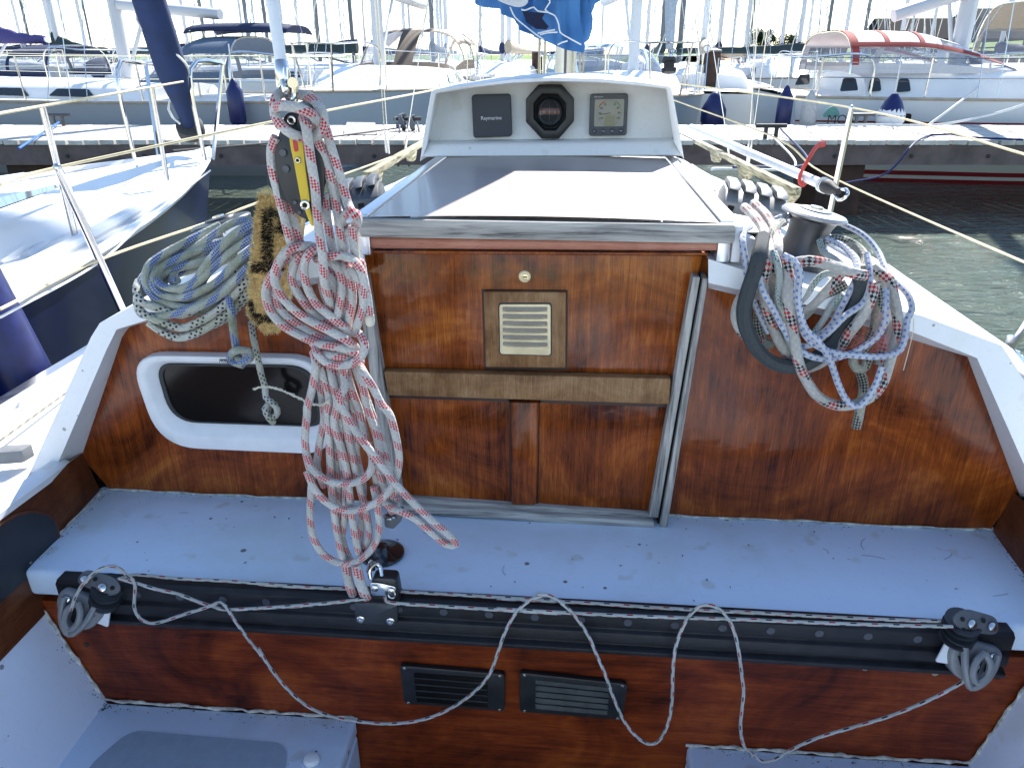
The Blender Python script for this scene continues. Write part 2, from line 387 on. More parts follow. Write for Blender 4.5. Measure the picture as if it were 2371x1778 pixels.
# ================================================================== the boat we stand on
XC = -0.07
BOAT = empty('sailboat', (XC, 1.4, 0.0), 'old white sailboat in the foreground with varnished wooden bulkhead, seen from its cockpit', 'sailboat')
def part(b, name, mat, parent=None, **k): return b.build(name, mat, parent or BOAT, **k)
# ---- hull, decks, cabin
ST = [(-2.0, 0.98, 0.76), (-1.0, 1.25, 0.74), (0.0, 1.4, 0.735), (1.4, 1.44, 0.74), (3.0, 1.36, 0.79), (4.2, 1.1, 0.86), (5.2, 0.74, 0.93), (5.9, 0.38, 0.99), (6.4, 0.03, 1.03)]
def st_at(y):
    for a, c in zip(ST, ST[1:]):
        if a[0] <= y <= c[0]:
            t = (y - a[0]) / (c[0] - a[0]); return a[1] + (c[1] - a[1]) * t, a[2] + (c[2] - a[2]) * t
    return ST[-1][1:]
ys = [-2.0 + 8.4 * i / 42 for i in range(43)]
b = B(); rows = []
for y in ys:
    hb, sh = st_at(y); r = []
    for a in [i / 12 for i in range(13)]:
        th = math.pi * a; c = math.cos(th)
        r.append((XC + hb * (abs(c) ** 0.45) * (1 if c >= 0 else -1), y, sh - 0.03 - (sh + 0.35) * math.sin(th) ** 0.8))
    rows.append(r)
b.grid(rows); part(b, 'hull', 'white', ang=60)
CAB = [(0, 1.252), (0.2, 1.24), (0.36, 1.2), (0.71, 1.108), (0.835, 1.074), (1.0, 0.74)]
def cab_w(y): return 1.0 if y < 1.6 else max(0.35, 1.0 - 0.042 * (y - 1.6) ** 1.6)
b = B()
for sgn in (-1, 1):
    rows = []
    for y in ys:
        if y > 4.75: break
        hb, sh = st_at(y); inn = 1.04 if y < 1.5 else 0.98 * cab_w(y)
        inn = min(inn, hb - 0.02)
        rows.append([(XC + sgn * (inn + (hb - inn) * t), y, sh + 0.02 * (1 - t) * (1 if y < 1.4 else 1)) for t in (0, 0.3, 0.6, 0.9, 0.97, 1.0)])
    b.grid(rows)
    b.grid([[(p[0], p[1], p[2]) for p in (r[5], Vector(r[5]) + Vector((0, 0, -0.05)))] for r in rows])
rows = []
for y in ys:
    if y < 4.65: continue
    hb, sh = st_at(y); rows.append([(XC + hb * t, y, sh + 0.05 * (1 - t * t)) for t in (-1, -.7, -.35, 0, .35, .7, 1)])
b.grid(rows)
rows = []
for y in (-2.0, -1.6, -1.2):
    hb, sh = st_at(y); rows.append([(XC + hb * t, y, sh + 0.05 * (1 - t * t)) for t in (-1, -.7, -.35, 0, .35, .7, 1)])
b.grid(rows); part(b, 'side_deck', 'deck', ang=50)
b = B()
for sgn in (-1, 1):
    b.grid([[(XC + sgn * (st_at(y)[0] + dx), y, st_at(y)[1] + dz) for dx, dz in ((-0.05, 0.002), (-0.05, 0.035), (-0.015, 0.035), (0.01, -0.04))] for y in ys])
part(b, 'toe_rail', 'alu')
b = B(); rows = []
for y in [1.43, 1.6, 2.0, 2.6, 3.2, 3.8, 4.3, 4.7, 5.1]:
    s_ = cab_w(y); drop = 0 if y < 4.4 else (0.14 if y < 4.9 else 0.4)
    prof = [(-d, z) for d, z in CAB[::-1]] + CAB[1:]
    rows.append([(XC + d * s_, y, max(z - drop, 0.7 + 0.06 * (y - 1.4))) for d, z in prof])
b.grid(rows); part(b, 'cabin_roof', 'deck', ang=28)
b = B()                                                    # cabin windows far forward on the side
# ---- bulkhead: varnished plywood, white moulding round it
YB = 1.40
def bh(pts, Y=YB): return [U(x, y, Y=Y) for x, y in pts]
left_in = [(192, 1062), (192, 1048), (283, 780), (300, 757), (440, 716), (600, 681), (838, 640)]
right_in = [(1640, 668), (1800, 706), (1990, 752), (2103, 784), (2240, 826), (2357, 1137), (2350, 1150)]
poly = [U(262, 1141, Y=YB)] + bh(left_in) + [Vector((-0.34, YB, 1.262)), Vector((0.27, YB, 1.262))] + bh(right_in) + [U(2280, 1243, Y=YB)]
b = B(); b.prism(poly, (0, 0.018, 0)); part(b, 'bulkhead', 'bulk', bevel=0.0)
def moulding(inn, mid, out, back, name):
    n = 6; I = [U(x, y, Y=YB + 0.002) for x, y in inn]; Mi = [U(x, y, Y=1.335) for x, y in mid]; O = [U(x, y, Y=1.338) for x, y in out]
    bk = [p + Vector(d) for p, d in zip(O, back)]
    rows = []
    for r in (I, [a.lerp(c, .92) for a, c in zip(I, Mi)], Mi, [a.lerp(c, .1) for a, c in zip(Mi, O)], [a.lerp(c, .9) for a, c in zip(Mi, O)], O, [a.lerp(c, .12) for a, c in zip(O, bk)], bk): rows.append(r)
    bb = B(); bb.grid([list(x) for x in zip(*rows)]); return part(bb, name, 'white', ang=50)
moulding([(192, 1048), (283, 780), (300, 757), (440, 716), (600, 681), (690, 662), (840, 640)],
         [(127, 1089), (246, 811), (270, 763), (420, 716), (585, 676), (690, 650), (840, 622)],
         [(66, 1100), (211, 780), (231, 748), (315, 703), (440, 668), (690, 610), (840, 580)],
         [(0.0, .5, .0), (0.0, .5, .02), (0.03, .5, .02), (.02, .4, .02), (0, .3, .02), (0, .3, .015), (0, .3, .01)], 'cabin_moulding')
moulding([(1640, 668), (1800, 706), (1990, 752), (2103, 784), (2240, 826), (2357, 1137), (2362, 1150)],
         [(1640, 655), (1800, 690), (2000, 738), (2110, 768), (2262, 829), (2371, 1075), (2395, 1150)],
         [(1640, 600), (1800, 650), (2020, 705), (2135, 731), (2320, 800), (2371, 880), (2480, 1130)],
         [(0, .3, .0), (0, .3, .0), (0, .3, .01), (0, .3, .02), (-.02, .5, .02), (-.02, .5, .02), (0, .5, .0)], 'cabin_moulding')
b = B()                                                    # block ends beside the hatch
b.prism(rrect([U(1645, 632, Y=1.385), U(1742, 632, Y=1.385), U(1735, 686, Y=1.385), U(1648, 670, Y=1.385)], 0.008), (0, 0.05, 0))
part(b, 'hatch_block', 'white', bevel=0.003)
b = B(); b.prism(rrect([U(1722, 545, Y=1.37), U(1757, 556, Y=1.37), U(1757, 622, Y=1.37), U(1722, 628, Y=1.37)], 0.01), (0, 0.06, 0))
part(b, 'hatch_block', 'white', bevel=0.004)
b = B(); b.box((0.235, 1.402, 1.19), (0.345, 1.415, 1.3)); part(b, 'hatch_gap', 'dark')
# ---- bridge deck
b = B(); b.prism([(-1.085, 1.42, 0.68), (-1.05, 1.10, 0.68), (0.87, 1.10, 0.68), (0.94, 1.42, 0.68)], (0, 0, -0.06))
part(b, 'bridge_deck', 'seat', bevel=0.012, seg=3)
for runs in ((((-0.33, 1.397, .682), (-1.06, 1.397, .682), (-1.05, 1.11, .682))), ((0.22, 1.397, .682), (0.915, 1.397, .682), (0.875, 1.11, .682))):
    b = B(); P = []                                        # mildew fillets along the joints
    for p0, p1 in zip(runs, runs[1:]):
        P += [Vector(p0).lerp(Vector(p1), i / 24) + Vector((0, rnd.uniform(-.0015, .0015), rnd.uniform(-.001, .002))) for i in range(24)]
    b.tube(P, lambda t: 0.0024 + 0.001 * math.sin(t * 70), 6); part(b, 'deck_sealant', 'caulk')
# ---- traveller track
X0, X1 = U(262, 1365, Y=1.085).x, U(2165, 1480, Y=1.085).x
def prof_x(prof, x0, x1, name, mat):
    bb = B(); bb.prism([(x0, y, z) for y, z in prof], (x1 - x0, 0, 0)); return part(bb, name, mat, bevel=0.0012)
prof_x([(1.1, .688), (1.075, .688), (1.067, .682), (1.067, .655), (1.073, .651), (1.073, .646), (1.066, .642), (1.064, .622), (1.072, .616), (1.072, .611), (1.06, .607), (1.06, .598), (1.098, .598)], X0 - .1, X1 + .12, 'traveller_track', 'track')
b = B()
for i in range(18):                                        # slotted bolts and pin holes in the track face
    x = X0 + 0.06 + i * (X1 - X0 - 0.1) / 17
    b.lathe([(.0075, 0), (.0075, .0008), (.005, .0006)], (x, 1.067, .668), (0, -1, 0), 14)
part(b, 'track_bolt', 'cover', kind='stuff')
# ---- cockpit panel below
b = B(); b.prism([(-1.045, 1.112, .6), (-.96, 1.112, .32), (-.96, 1.112, -.05), (.82, 1.112, -.05), (.82, 1.112, .33), (.87, 1.112, .6)], (0, .02, 0)); part(b, 'cockpit_panel', 'panel')
for x, y in ((640, 1440), (980, 1476), (1112, 1483), (1255, 1470), (1400, 1506), (1545, 1515), (1690, 1525), (1843, 1535), (2003, 1546), (2165, 1558), (318, 1438), (445, 1443), (578, 1452), (200, 1492), (2310, 1566), (706, 1461), (845, 1469)):
    b = B(); p = U(x, y, Y=1.112); b.lathe([(.006, 0), (.006, .001), (.003, .0013)], p, (0, -1, 0), 12)
    part(b, 'screw', 'brass' if x in (980, 1255, 2003, 2165) else 'mud')
for k, (pp, lab) in enumerate(((((925, 1541), (1169, 1561), (1168, 1647), (935, 1629)), None), (((1203, 1557), (1453, 1584), (1441, 1667), (1203, 1648)), None))):
    Q = [U(x, y, Y=1.1) for x, y in pp]
    b = B(); b.prism(rrect(Q, .009), (0, .012, 0)); f = part(b, 'vent_frame', 'black', bevel=0.002)
    I = [U(x, y, Y=1.0985) for x, y in (((958, 1558), (1128, 1571), (1130, 1637), (965, 1624)) if k == 0 else ((1240, 1574), (1410, 1592), (1406, 1655), (1240, 1640)))]
    b = B(); b.prism(rrect(I, .003), (0, .004, 0)); part(b, 'vent_lens', 'lens' if k else 'glass', f)
    for j in range(4):
        t = (j + .7) / 4.6; a = I[0].lerp(I[3], t); c = I[1].lerp(I[2], t)
        b = B(); b.bar(a + Vector((0, -.001, 0)), c + Vector((0, -.001, 0)), .0025, .0009 if k == 0 else .0012); part(b, 'slat', 'lens' if k == 0 else 'black', f)
    for q in inset(Q, .011):
        b = B(); b.lathe([(.0035, 0), (.0035, .001), (.0015, .0016)], q + Vector((0, -.0005, 0)), (0, -1, 0), 10); part(b, 'vent_screw', 'steel', f)
# ---- cockpit well: seats, backs, sole, side panels
for sx in (-1, 1):
    xi, xo, zt = (-.417, -.965, .337) if sx < 0 else (.262, .812, .327)
    b = B(); b.prism([(xi, 1.11, zt), (xo - .1 * (sx < 0) + .1 * (sx > 0), 1.11, zt), (xo + sx * .1, -1.25, zt), (xi, -1.25, zt)], (0, 0, -.04)); b.box((min(xi, xi + sx * .03), -1.25, -.02), (max(xi, xi + sx * .03), 1.108, zt - .04))
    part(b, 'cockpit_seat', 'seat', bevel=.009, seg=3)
    b = B(); xb, xt = (-.962, -1.045) if sx < 0 else (.808, .868)
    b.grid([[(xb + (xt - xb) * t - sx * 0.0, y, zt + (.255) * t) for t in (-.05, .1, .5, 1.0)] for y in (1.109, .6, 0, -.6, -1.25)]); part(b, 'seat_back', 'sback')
PB0, PT0, PB1, PT1 = Vector((-1.058, 1.398, .6)), Vector((-1.093, 1.398, .776)), Vector((-1.035, 1.112, .571)), Vector((-1.068, 1.112, .806))
for sx in (-1, 1):
    def mx(v): return Vector((v[0] if sx < 0 else 2 * XC - v[0] - .03, v[1], v[2]))
    PB2, PT2 = Vector((-1.03, -1.25, .571)), Vector((-1.06, -1.25, .806))
    b = B(); b.grid([[mx(p.lerp(q, t)) for t in (0, .35, .7, 1)] for p, q in ((PB0, PT0), (PB0.lerp(PB1, .5), PT0.lerp(PT1, .5)), (PB1, PT1), (PB1.lerp(PB2, .5), PT1.lerp(PT2, .5)), (PB2, PT2))]); part(b, 'side_panel', 'side', ang=60)
    b = B(); b.grid([[mx(p + Vector(d)) for d in ((.003, 0, -.012), (.004, 0, .002), (-.004, 0, .007), (-.035, 0, .006), (-.075, 0, -.05))] for p in (PT0 + Vector((0, -.05, .004)), PT0.lerp(PT1, .5), PT1, PT1.lerp(PT2, .5), PT2)]); part(b, 'coaming', 'white', ang=50)
b = B(); b.box((-.42, -1.25, -.06), (.265, 1.11, -.02)); part(b, 'cockpit_sole', 'pad')
b = B(); b.box((-1.15, -1.32, -.1), (1.0, -1.25, .78)); part(b, 'transom_bulkhead', 'white')
Q = [U(302, 1690, Z=.3395), U(665, 1721, Z=.3395), U(655, 1830, Z=.3395), U(600, 1990, Z=.3395), U(150, 1990, Z=.3395), U(200, 1778, Z=.3395)]
b = B(); b.prism(rrect(Q, .03), (0, 0, .0012)); part(b, 'nonskid_pad', 'pad')
b = B(); b.lathe([(.016, 0), (.016, .004), (.013, .009), (.006, .011)], U(722, 1760, Z=.338), (0, 0, 1), 20); part(b, 'locker_latch', 'white')
for pts in (((-.415, 1.109, .338), (-.965, 1.109, .342), (-1.04, 1.107, .585)), ((.26, 1.109, .328), (.81, 1.109, .331), (.868, 1.107, .585))):
    b = B(); P = catmull(pts, .02) if False else [Vector(pts[0]).lerp(Vector(pts[1]), i / 40) for i in range(41)] + [Vector(pts[1]).lerp(Vector(pts[2]), i / 20) for i in range(1, 21)]
    b.tube([p + Vector((0, rnd.uniform(-.002, .002), rnd.uniform(-.002, .002))) for p in P], lambda t: .0032 + .0016 * math.sin(t * 90) * math.sin(t * 37), 8); part(b, 'panel_sealant', 'caulk')
pn = (PT1 - PB1).cross(Vector((0, 1, 0))).normalized(); pn = pn if pn.x > 0 else -pn
def onpanel(px, py, lift):
    d = _F + _R * ((px - CX) / FOC) - _U * ((py - CY) / FOC); q = PB1.lerp(PT1, .5) + pn * lift; return _C + d * ((q - _C).dot(pn) / d.dot(pn))
pk = [(136, 1245), (131, 1212), (110, 1190), (69, 1184), (35, 1193), (0, 1216), (-40, 1262), (-70, 1330), (-60, 1430), (-30, 1425), (0, 1397), (93, 1314), (125, 1280)]
b = B(); q = rrect([onpanel(x, y, .0) for x, y in pk], .012, 3); b.prism(q, pn * .0025); hp = part(b, 'side_pocket', plain('pocket_dark', (.018, .022, .028), .35, var=.5, scale=9))  # flat sheet; the shade inside the pocket is put into its dark colour
b = B(); b.tube(q, .0035, 6, True); part(b, 'pocket_rim', 'side', hp)
# ---- companionway: slides, sill, washboard
def strip(p, Y, d, name, mat, bev=.003):
    bb = B(); bb.prism([U(x, y, Y=Y) for x, y in p], (0, d, 0)); return part(bb, name, mat, bevel=bev)
strip(((1605, 640), (1622, 642), (1524, 1200), (1503, 1197)), 1.352, .05, 'companionway_slide', 'greyv')
strip(((1628, 644), (1641, 645), (1545, 1222), (1528, 1222)), 1.352, .05, 'companionway_slide', 'greyv')
strip(((1622, 644), (1629, 646), (1530, 1215), (1522, 1210)), 1.366, .03, 'slide_groove', 'dark', 0)
strip(((822, 640), (848, 640), (935, 1190), (905, 1190)), 1.352, .05, 'companionway_slide', 'greyv')
strip(((900, 1150), (1512, 1191), (1514, 1207), (900, 1166)), 1.366, .034, 'companionway_sill', 'grey')
strip(((895, 1167), (1514, 1209), (1518, 1226), (900, 1186)), 1.35, .05, 'companionway_sill', 'grey')
WB = empty('washboard', (-.075, 1.385, .68), 'varnished mahogany washboard with louvred vent and lock, closing the companionway', 'washboard')
strip_w = lambda p, Y, d, name, mat, bev, par: B().prism([U(x, y, Y=Y) for x, y in p], (0, d, 0)).build(name, mat, par, bevel=bev)
strip_w(((842, 585), (1627, 592), (1558, 872), (1504, 1182), (928, 1155), (890, 860)), 1.38, .016, 'board', 'board', .002, WB)
strip_w(((1119, 675), (1311, 677), (1310, 853), (1124, 851)), 1.368, .0115, 'vent_plate', 'worn', .004, WB)
G = [U(x, y, Y=1.364) for x, y in ((1156, 705), (1275, 705), (1275, 823), (1158, 820))]
b = B(); b.prism(rrect(G, .006), (0, .004, 0)); gp = b.build('vent_grille', 'cream', WB, bevel=.001)
b = B(); b.prism(rrect(scaled(G, 1.045, d=(0, .0028, 0)), .007), (0, .001, 0)); b.build('grille_seal', 'rubber', gp)
for j in range(7):
    t = (j + .62) / 7.2; a, c = G[0].lerp(G[3], t), G[1].lerp(G[2], t); a, c = a.lerp(c, .06), c.lerp(a, .06); h = .0105
    if j < 6:
        b = B(); b.prism(rrect([a + Vector((0, -.0006, .004)), c + Vector((0, -.0006, .004)), c + Vector((0, -.0006, -.0035)), a + Vector((0, -.0006, -.0035))], .003), (0, .0004, 0)); b.build('slot', 'lens', gp)
        rows = [[a.lerp(c, s) + Vector((0, dy * (1 - abs(2 * s - 1) ** 10), dz)) for s in [i / 12 for i in range(13)]] for dy, dz in ((-.0006, -.0028), (-.0055, -.0046), (-.006, -.0058), (-.0005, -.0068))]
        b = B(); b.grid(rows); b.build('louvre', 'cream', gp)
o = U(1215, 640, Y=1.379)
b = B(); b.lathe([(.0115, 0), (.0115, .002), (.009, .0035), (.0085, .003)], o, (0, -1, 0), 24); lk = b.build('lock', 'cream', WB)
b = B(); b.lathe([(.0068, .003), (.0068, .0042), (.006, .0046)], o + Vector((.001, 0, -.0005)), (0, -1, 0), 20); b.build('lock_core', 'brass', lk)
b = B(); b.box((o.x - .003, o.y - .0052, o.z - .0015), (o.x + .005, o.y - .0045, o.z + .0008)); b.build('keyhole', 'dark', lk)
strip_w(((884, 855), (1558, 871), (1555, 943), (895, 921)), 1.3785, .002, 'batten_edge', 'dry', 0, WB)
strip_w(((1177, 925), (1251, 926), (1246, 1174), (1180, 1173)), 1.3785, .002, 'batten_edge', 'dry', 0, WB)
strip_w(((1115, 670), (1315, 672), (1314, 858), (1121, 856)), 1.3785, .002, 'batten_edge', 'dry', 0, WB)
strip_w(((887, 860), (1554, 877), (1551, 938), (898, 917)), 1.355, .025, 'rubbing_batten', 'worn', .005, WB)
strip_w(((1181, 931), (1247, 932), (1242, 1171), (1183, 1170)), 1.358, .022, 'upright_batten', 'board', .006, WB)
# ---- sliding hatch, moulding, rails
b = B(); b.prism([U(838, 546, Y=1.345), U(1722, 556, Y=1.345), U(1722, 584, Y=1.345), U(838, 578, Y=1.345)], (0, .03, 0)); part(b, 'hatch_moulding', 'copper', bevel=.012, seg=5)
b = B(); b.prism([U(838, 580, Y=1.36), U(1640, 586, Y=1.36), U(1640, 592, Y=1.36), U(838, 588, Y=1.36)], (0, .03, 0)); part(b, 'hatch_moulding', 'board', bevel=.002)
HL, HR = -.386, .268
b = B(); rows = []
for i in range(9):
    y = 1.326 + i * .111; rows.append([(HL + .016 + (HR - HL - .032) * t, y, 1.3335 + .006 * (1 - (2 * t - 1) ** 2)) for t in [k / 12 for k in range(13)]])
b.grid(rows); part(b, 'sliding_hatch', 'hatch', ang=60)
b = B(); b.prism(rrect([(HL - .005, 1.315, 1.299), (HR + .012, 1.315, 1.299), (HR + .012, 1.315, 1.332), (HL - .005, 1.315, 1.332)], .007), (0, .022, 0)); part(b, 'hatch_beam', 'grey', bevel=.003)
for sx, x0 in ((-1, HL), (1, HR)):
    b = B(); b.box((x0 - .012, 1.3375, 1.26), (x0 + .012, 2.3, 1.336)); part(b, 'hatch_rail', 'alu', bevel=.003)
    b = B(); b.box((min(x0 + sx * .014, x0 + sx * .03), 1.34, 1.26), (max(x0 + sx * .014, x0 + sx * .03), 2.3, 1.326)); part(b, 'hatch_rail', 'white', bevel=.003)
    b = B(); b.box((min(x0 + sx * .034, x0 + sx * .075), 1.38, 1.24), (max(x0 + sx * .034, x0 + sx * .075), 2.3, 1.29)); part(b, 'hatch_coaming', 'deck', bevel=.006)
# ---- instrument pod
YN = 2.2
def n(x, y, Y=None): return cN(x, y, Y=2.2 - .1 * max(0, min(1, (735 - y) / 575)) if Y is None else Y)
outer = [(42, 752), (75, 520), (128, 215), (150, 196), (420, 155), (750, 112), (1090, 95), (1450, 105), (1750, 130), (1965, 162), (1995, 180), (2040, 430), (2092, 735)]
inner = [(105, 612), (135, 430), (168, 232), (185, 220), (430, 185), (750, 148), (1060, 133), (1430, 142), (1750, 168), (1935, 186), (1952, 196), (1985, 420), (2012, 600)]
def inter(a, k=4):
    o_ = []
    for p, q in zip(a, a[1:]):
        for j in range(k): o_.append((p[0] + (q[0] - p[0]) * j / k, p[1] + (q[1] - p[1]) * j / k))
    return o_ + [a[-1]]
O = [n(*p) for p in inter(outer)]; I = [n(*p) for p in inter(inner)]
IB = [n(*p, Y=2.285) for p in inter(inner)]
IB = [Vector((v.x, 2.285, v.z)) for v in IB]
back1 = [Vector((XC + (v.x - XC) * 1.0, 2.55, v.z)) for v in O]; back2 = [Vector((XC + (v.x - XC) * .96, 3.05, 1.25 + (v.z - 1.25) * .28)) for v in O]
b = B(); b.grid([list(x) for x in zip(*[IB, [a.lerp(c, .9) for a, c in zip(IB, I)], I, [a.lerp(c, .2) + Vector((0, -.004, 0)) for a, c in zip(I, O)], [a.lerp(c, .85) + Vector((0, -.004, 0)) for a, c in zip(I, O)], O, [v + Vector((0, .02, 0)) for v in O], back1, back2])])
POD = part(b, 'instrument_pod', 'pod', ang=45)
b = B(); b.prism(IB + [Vector((IB[-1].x, 2.285, 1.33)), Vector((IB[0].x, 2.285, 1.33))], (0, .006, 0)); part(b, 'pod_panel', 'pod', POD)
lip = [n(100, 622, 2.2), n(2018, 602, 2.2), n(2068, 706, 2.2), n(58, 714, 2.2)]
b = B(); rows = []
for t in [i / 20 for i in range(21)]:
    a, c = lip[0].lerp(lip[1], t), lip[3].lerp(lip[2], t)
    rows.append([a + Vector((0, .085, .004)), a + Vector((0, .008, .003)), a.lerp(c, .1) + Vector((0, -.002, 0)), a.lerp(c, .9) + Vector((0, -.012, 0)), c + Vector((0, -.008, 0)), c + Vector((0, .08, 0))])
b.grid(rows); part(b, 'pod_sill', 'pod', POD, ang=50)
YP = 2.285
Q = [n(*p, Y=YP - .03) for p in ((440, 236), (742, 228), (755, 560), (455, 572))]
b = B(); b.prism(rrect(Q, .01), (0, .03, 0)); cv = part(b, 'instrument_cover', 'cover', POD, bevel=.004)
ux, uz = Q[1] - Q[0], Q[0] - Q[3]
writing('maker_lettering', 'Raymarine', n(514, 430, Y=YP - .0301), .0142, ux, uz, MAT['ink'], POD)
OC = [n(*p, Y=YP - .045) for p in ((958, 158), (1140, 158), (1237, 268), (1237, 440), (1120, 577), (985, 577), (862, 445), (862, 268))]
ci = n(1047, 372, Y=YP - .045)
b = B(); i8 = scaled(OC, .66, ci); b.v += OC + i8 + [v + Vector((0, .045, 0)) for v in OC] + [v + Vector((0, .03, 0)) for v in i8]
for k in range(8):
    l = (k + 1) % 8; b.face((k, l, 8 + l, 8 + k)); b.face((k, l, 16 + l, 16 + k)); b.face((8 + k, 8 + l, 24 + l, 24 + k))
b.face([24 + k for k in range(8)]); b.face([16 + k for k in range(8)])
part(b, 'compass_bezel', 'black', POD, bevel=.003)
b = B(); b.ball(ci + Vector((0, .014, 0)), .041, 24, (1, .72, 1)); part(b, 'compass_dome', glassy('compass_dome_glass', (.02, .022, .028), .5, .04), POD)
b = B(); rows = [[ci + Vector((.03 * math.sin(a), .012 - .02 * math.cos(a), z)) for a in [R(-80 + 160 * i / 16) for i in range(17)]] for z in (-.005, .012)]
b.grid(rows); part(b, 'compass_card', 'card', POD)
for k in range(5):
    a = R(-60 + 30 * k); p = ci + Vector((.0305 * math.sin(a), .012 - .0205 * math.cos(a), .001))
    writing('card_mark', ('33', 'N', '3', '6', 'E')[k], p, .009, (math.cos(a), math.sin(a), 0), (0, 0, 1), MAT['ink'], POD, center=True)
for xo in (-.026, 0, .026):
    b = B(); b.tube([ci + Vector((xo * math.sin(R(20 + 14 * i)) / .98 if xo else 0, .014 - .031 * math.sin(R(20 + 14 * i)), .036 * math.cos(R(20 + 14 * i)))) for i in range(11)], .0003, 5); part(b, 'lubber_line', 'clutch', POD)
Q = [n(*p, Y=YP - .024) for p in ((1362, 228), (1660, 224), (1645, 552), (1352, 556))]
b = B(); b.prism(rrect(Q, .009), (0, .024, 0)); part(b, 'wind_display_case', 'grille', POD, bevel=.003)
def wq(s, t, d=-.0006): return Q[0].lerp(Q[1], s).lerp(Q[3].lerp(Q[2], s), t) + Vector((0, d, 0))
b = B(); b.prism(rrect([wq(.13, .13), wq(.9, .13), wq(.9, .77), wq(.13, .77)], .004), (0, .0004, 0)); part(b, 'wind_display_screen', 'lcd', POD)
b = B(); b.prism([wq(.4, .5, -.001), wq(.68, .5, -.001), wq(.68, .76, -.001), wq(.4, .76, -.001)], (0, .0003, 0)); part(b, 'screen_window', 'lcd2', POD)
cd = wq(.525, .455, -.0012); rdx = (wq(.86, .45) - wq(.19, .45)).length / 2; ex = (Q[1] - Q[0]).normalized(); ez = (Q[0] - Q[3]).normalized()
def dial(a0, a1, r0, r1, name, mat, k=14):
    bb = B(); rows = [[cd + (ex * math.sin(R(a0 + (a1 - a0) * i / k)) + ez * math.cos(R(a0 + (a1 - a0) * i / k))) * rdx * r for r in (r0, r1)] for i in range(k + 1)]
    bb.grid(rows); return part(bb, name, mat, POD)
dial(-60, -25, .93, 1.0, 'red_arc', 'inkr'); dial(25, 60, .93, 1.0, 'green_arc', 'inkg')
b = B()
for k in range(36):
    a = R(k * 10); u_ = ex * math.sin(a) + ez * math.cos(a); tt = ex * math.cos(a) - ez * math.sin(a); r0 = .9 if k % 3 else .86
    b.poly([cd + u_ * rdx * r0 - tt * .0004, cd + u_ * rdx * r0 + tt * .0004, cd + u_ * rdx * .97 + tt * .0004, cd + u_ * rdx * .97 - tt * .0004])
part(b, 'dial_ticks', 'inkd', POD)
b = B(); u_ = (ex * math.sin(R(-97)) + ez * math.cos(R(-97))); b.bar(cd - u_ * .003, cd + u_ * rdx * .8, .0015, .0006, (0, 1, 0)); part(b, 'dial_needle', 'inkd', POD)
for a, tx in ((30, '30'), (60, '60'), (90, '90'), (120, '120'), (-30, '30'), (-60, '60'), (-90, '90'), (-120, '120')):
    writing('dial_number', tx, cd + (ex * math.sin(R(a)) + ez * math.cos(R(a))) * rdx * .74, .0075, ex, ez, MAT['inkd'], POD, .0002, True)
writing('maker_lettering', 'Raymarine', wq(.11, .085, 0), .0058, ex, ez, MAT['ink'], POD)
for k, tx in enumerate(('A', 'WIND', 'VMG', 'DISP')):
    o = wq(.14 + .235 * k, .885, 0); b = B(); b.lathe([(.0068, 0), (.0068, .0012), (.0055, .002)], o, (0, -1, 0), 18); part(b, 'display_button', 'cover', POD)
    writing('button_lettering', tx if k else 'ST', o + Vector((0, -.002, 0)), .0036, ex, ez, MAT['ink'], POD, .0003, True)
# ---- port light
fo = [(302, 862), (375, 818), (690, 826), (752, 872), (760, 1010), (720, 1052), (410, 1035), (345, 985)]
fo = [(296, 820), (742, 828), (775, 1052), (370, 1034)]
fi = [(352, 846), (720, 852), (750, 994), (392, 982)]
fo3 = rrect([U(x, y, Y=1.38) for x, y in fo], (.075, .07, .07, .09), 8); fi3 = rrect([U(x, y, Y=1.383) for x, y in fi], (.04, .055, .04, .06), 8)
b = B(); n_ = len(fo3); b.grid([list(x) + [x[0]] for x in ([v + Vector((0, .02, 0)) for v in fo3], [v for v in fo3], scaled(fo3, .985, d=(0, -.004, 0)), [a.lerp(c, .45) + Vector((0, -.005, 0)) for a, c in zip(fo3, fi3)], [a.lerp(c, .6) + Vector((0, -.002, 0)) for a, c in zip(fo3, fi3)], [v + Vector((0, .014, 0)) for v in fi3])])
PF = part(b, 'portlight', 'frame', ang=60)
b = B(); b.prism([v + Vector((0, .0128, 0)) for v in scaled(fi3, 1.01)], (0, .001, 0)); part(b, 'portlight_glass', 'glass', PF)
b = B(); g1, g2 = fi3, scaled(fi3, .945); b.grid([list(x) + [x[0]] for x in ([v + Vector((0, .010, 0)) for v in g1], [v + Vector((0, .0095, 0)) for v in g2], [v + Vector((0, .0125, 0)) for v in g2])]); part(b, 'portlight_gasket', 'rubber', PF)
b = B(); q = [U(x, y, Y=1.374) for x, y in ((508, 832), (545, 832), (545, 842), (508, 841))]; b.prism(q, (0, .0006, 0)); part(b, 'maker_plate', 'grille', PF)
writing('maker_lettering', 'gebo', q[3] + Vector((.002, 0, .0015)), .0075, (1, 0, 0), (0, 0, 1), MAT['ink'], PF)
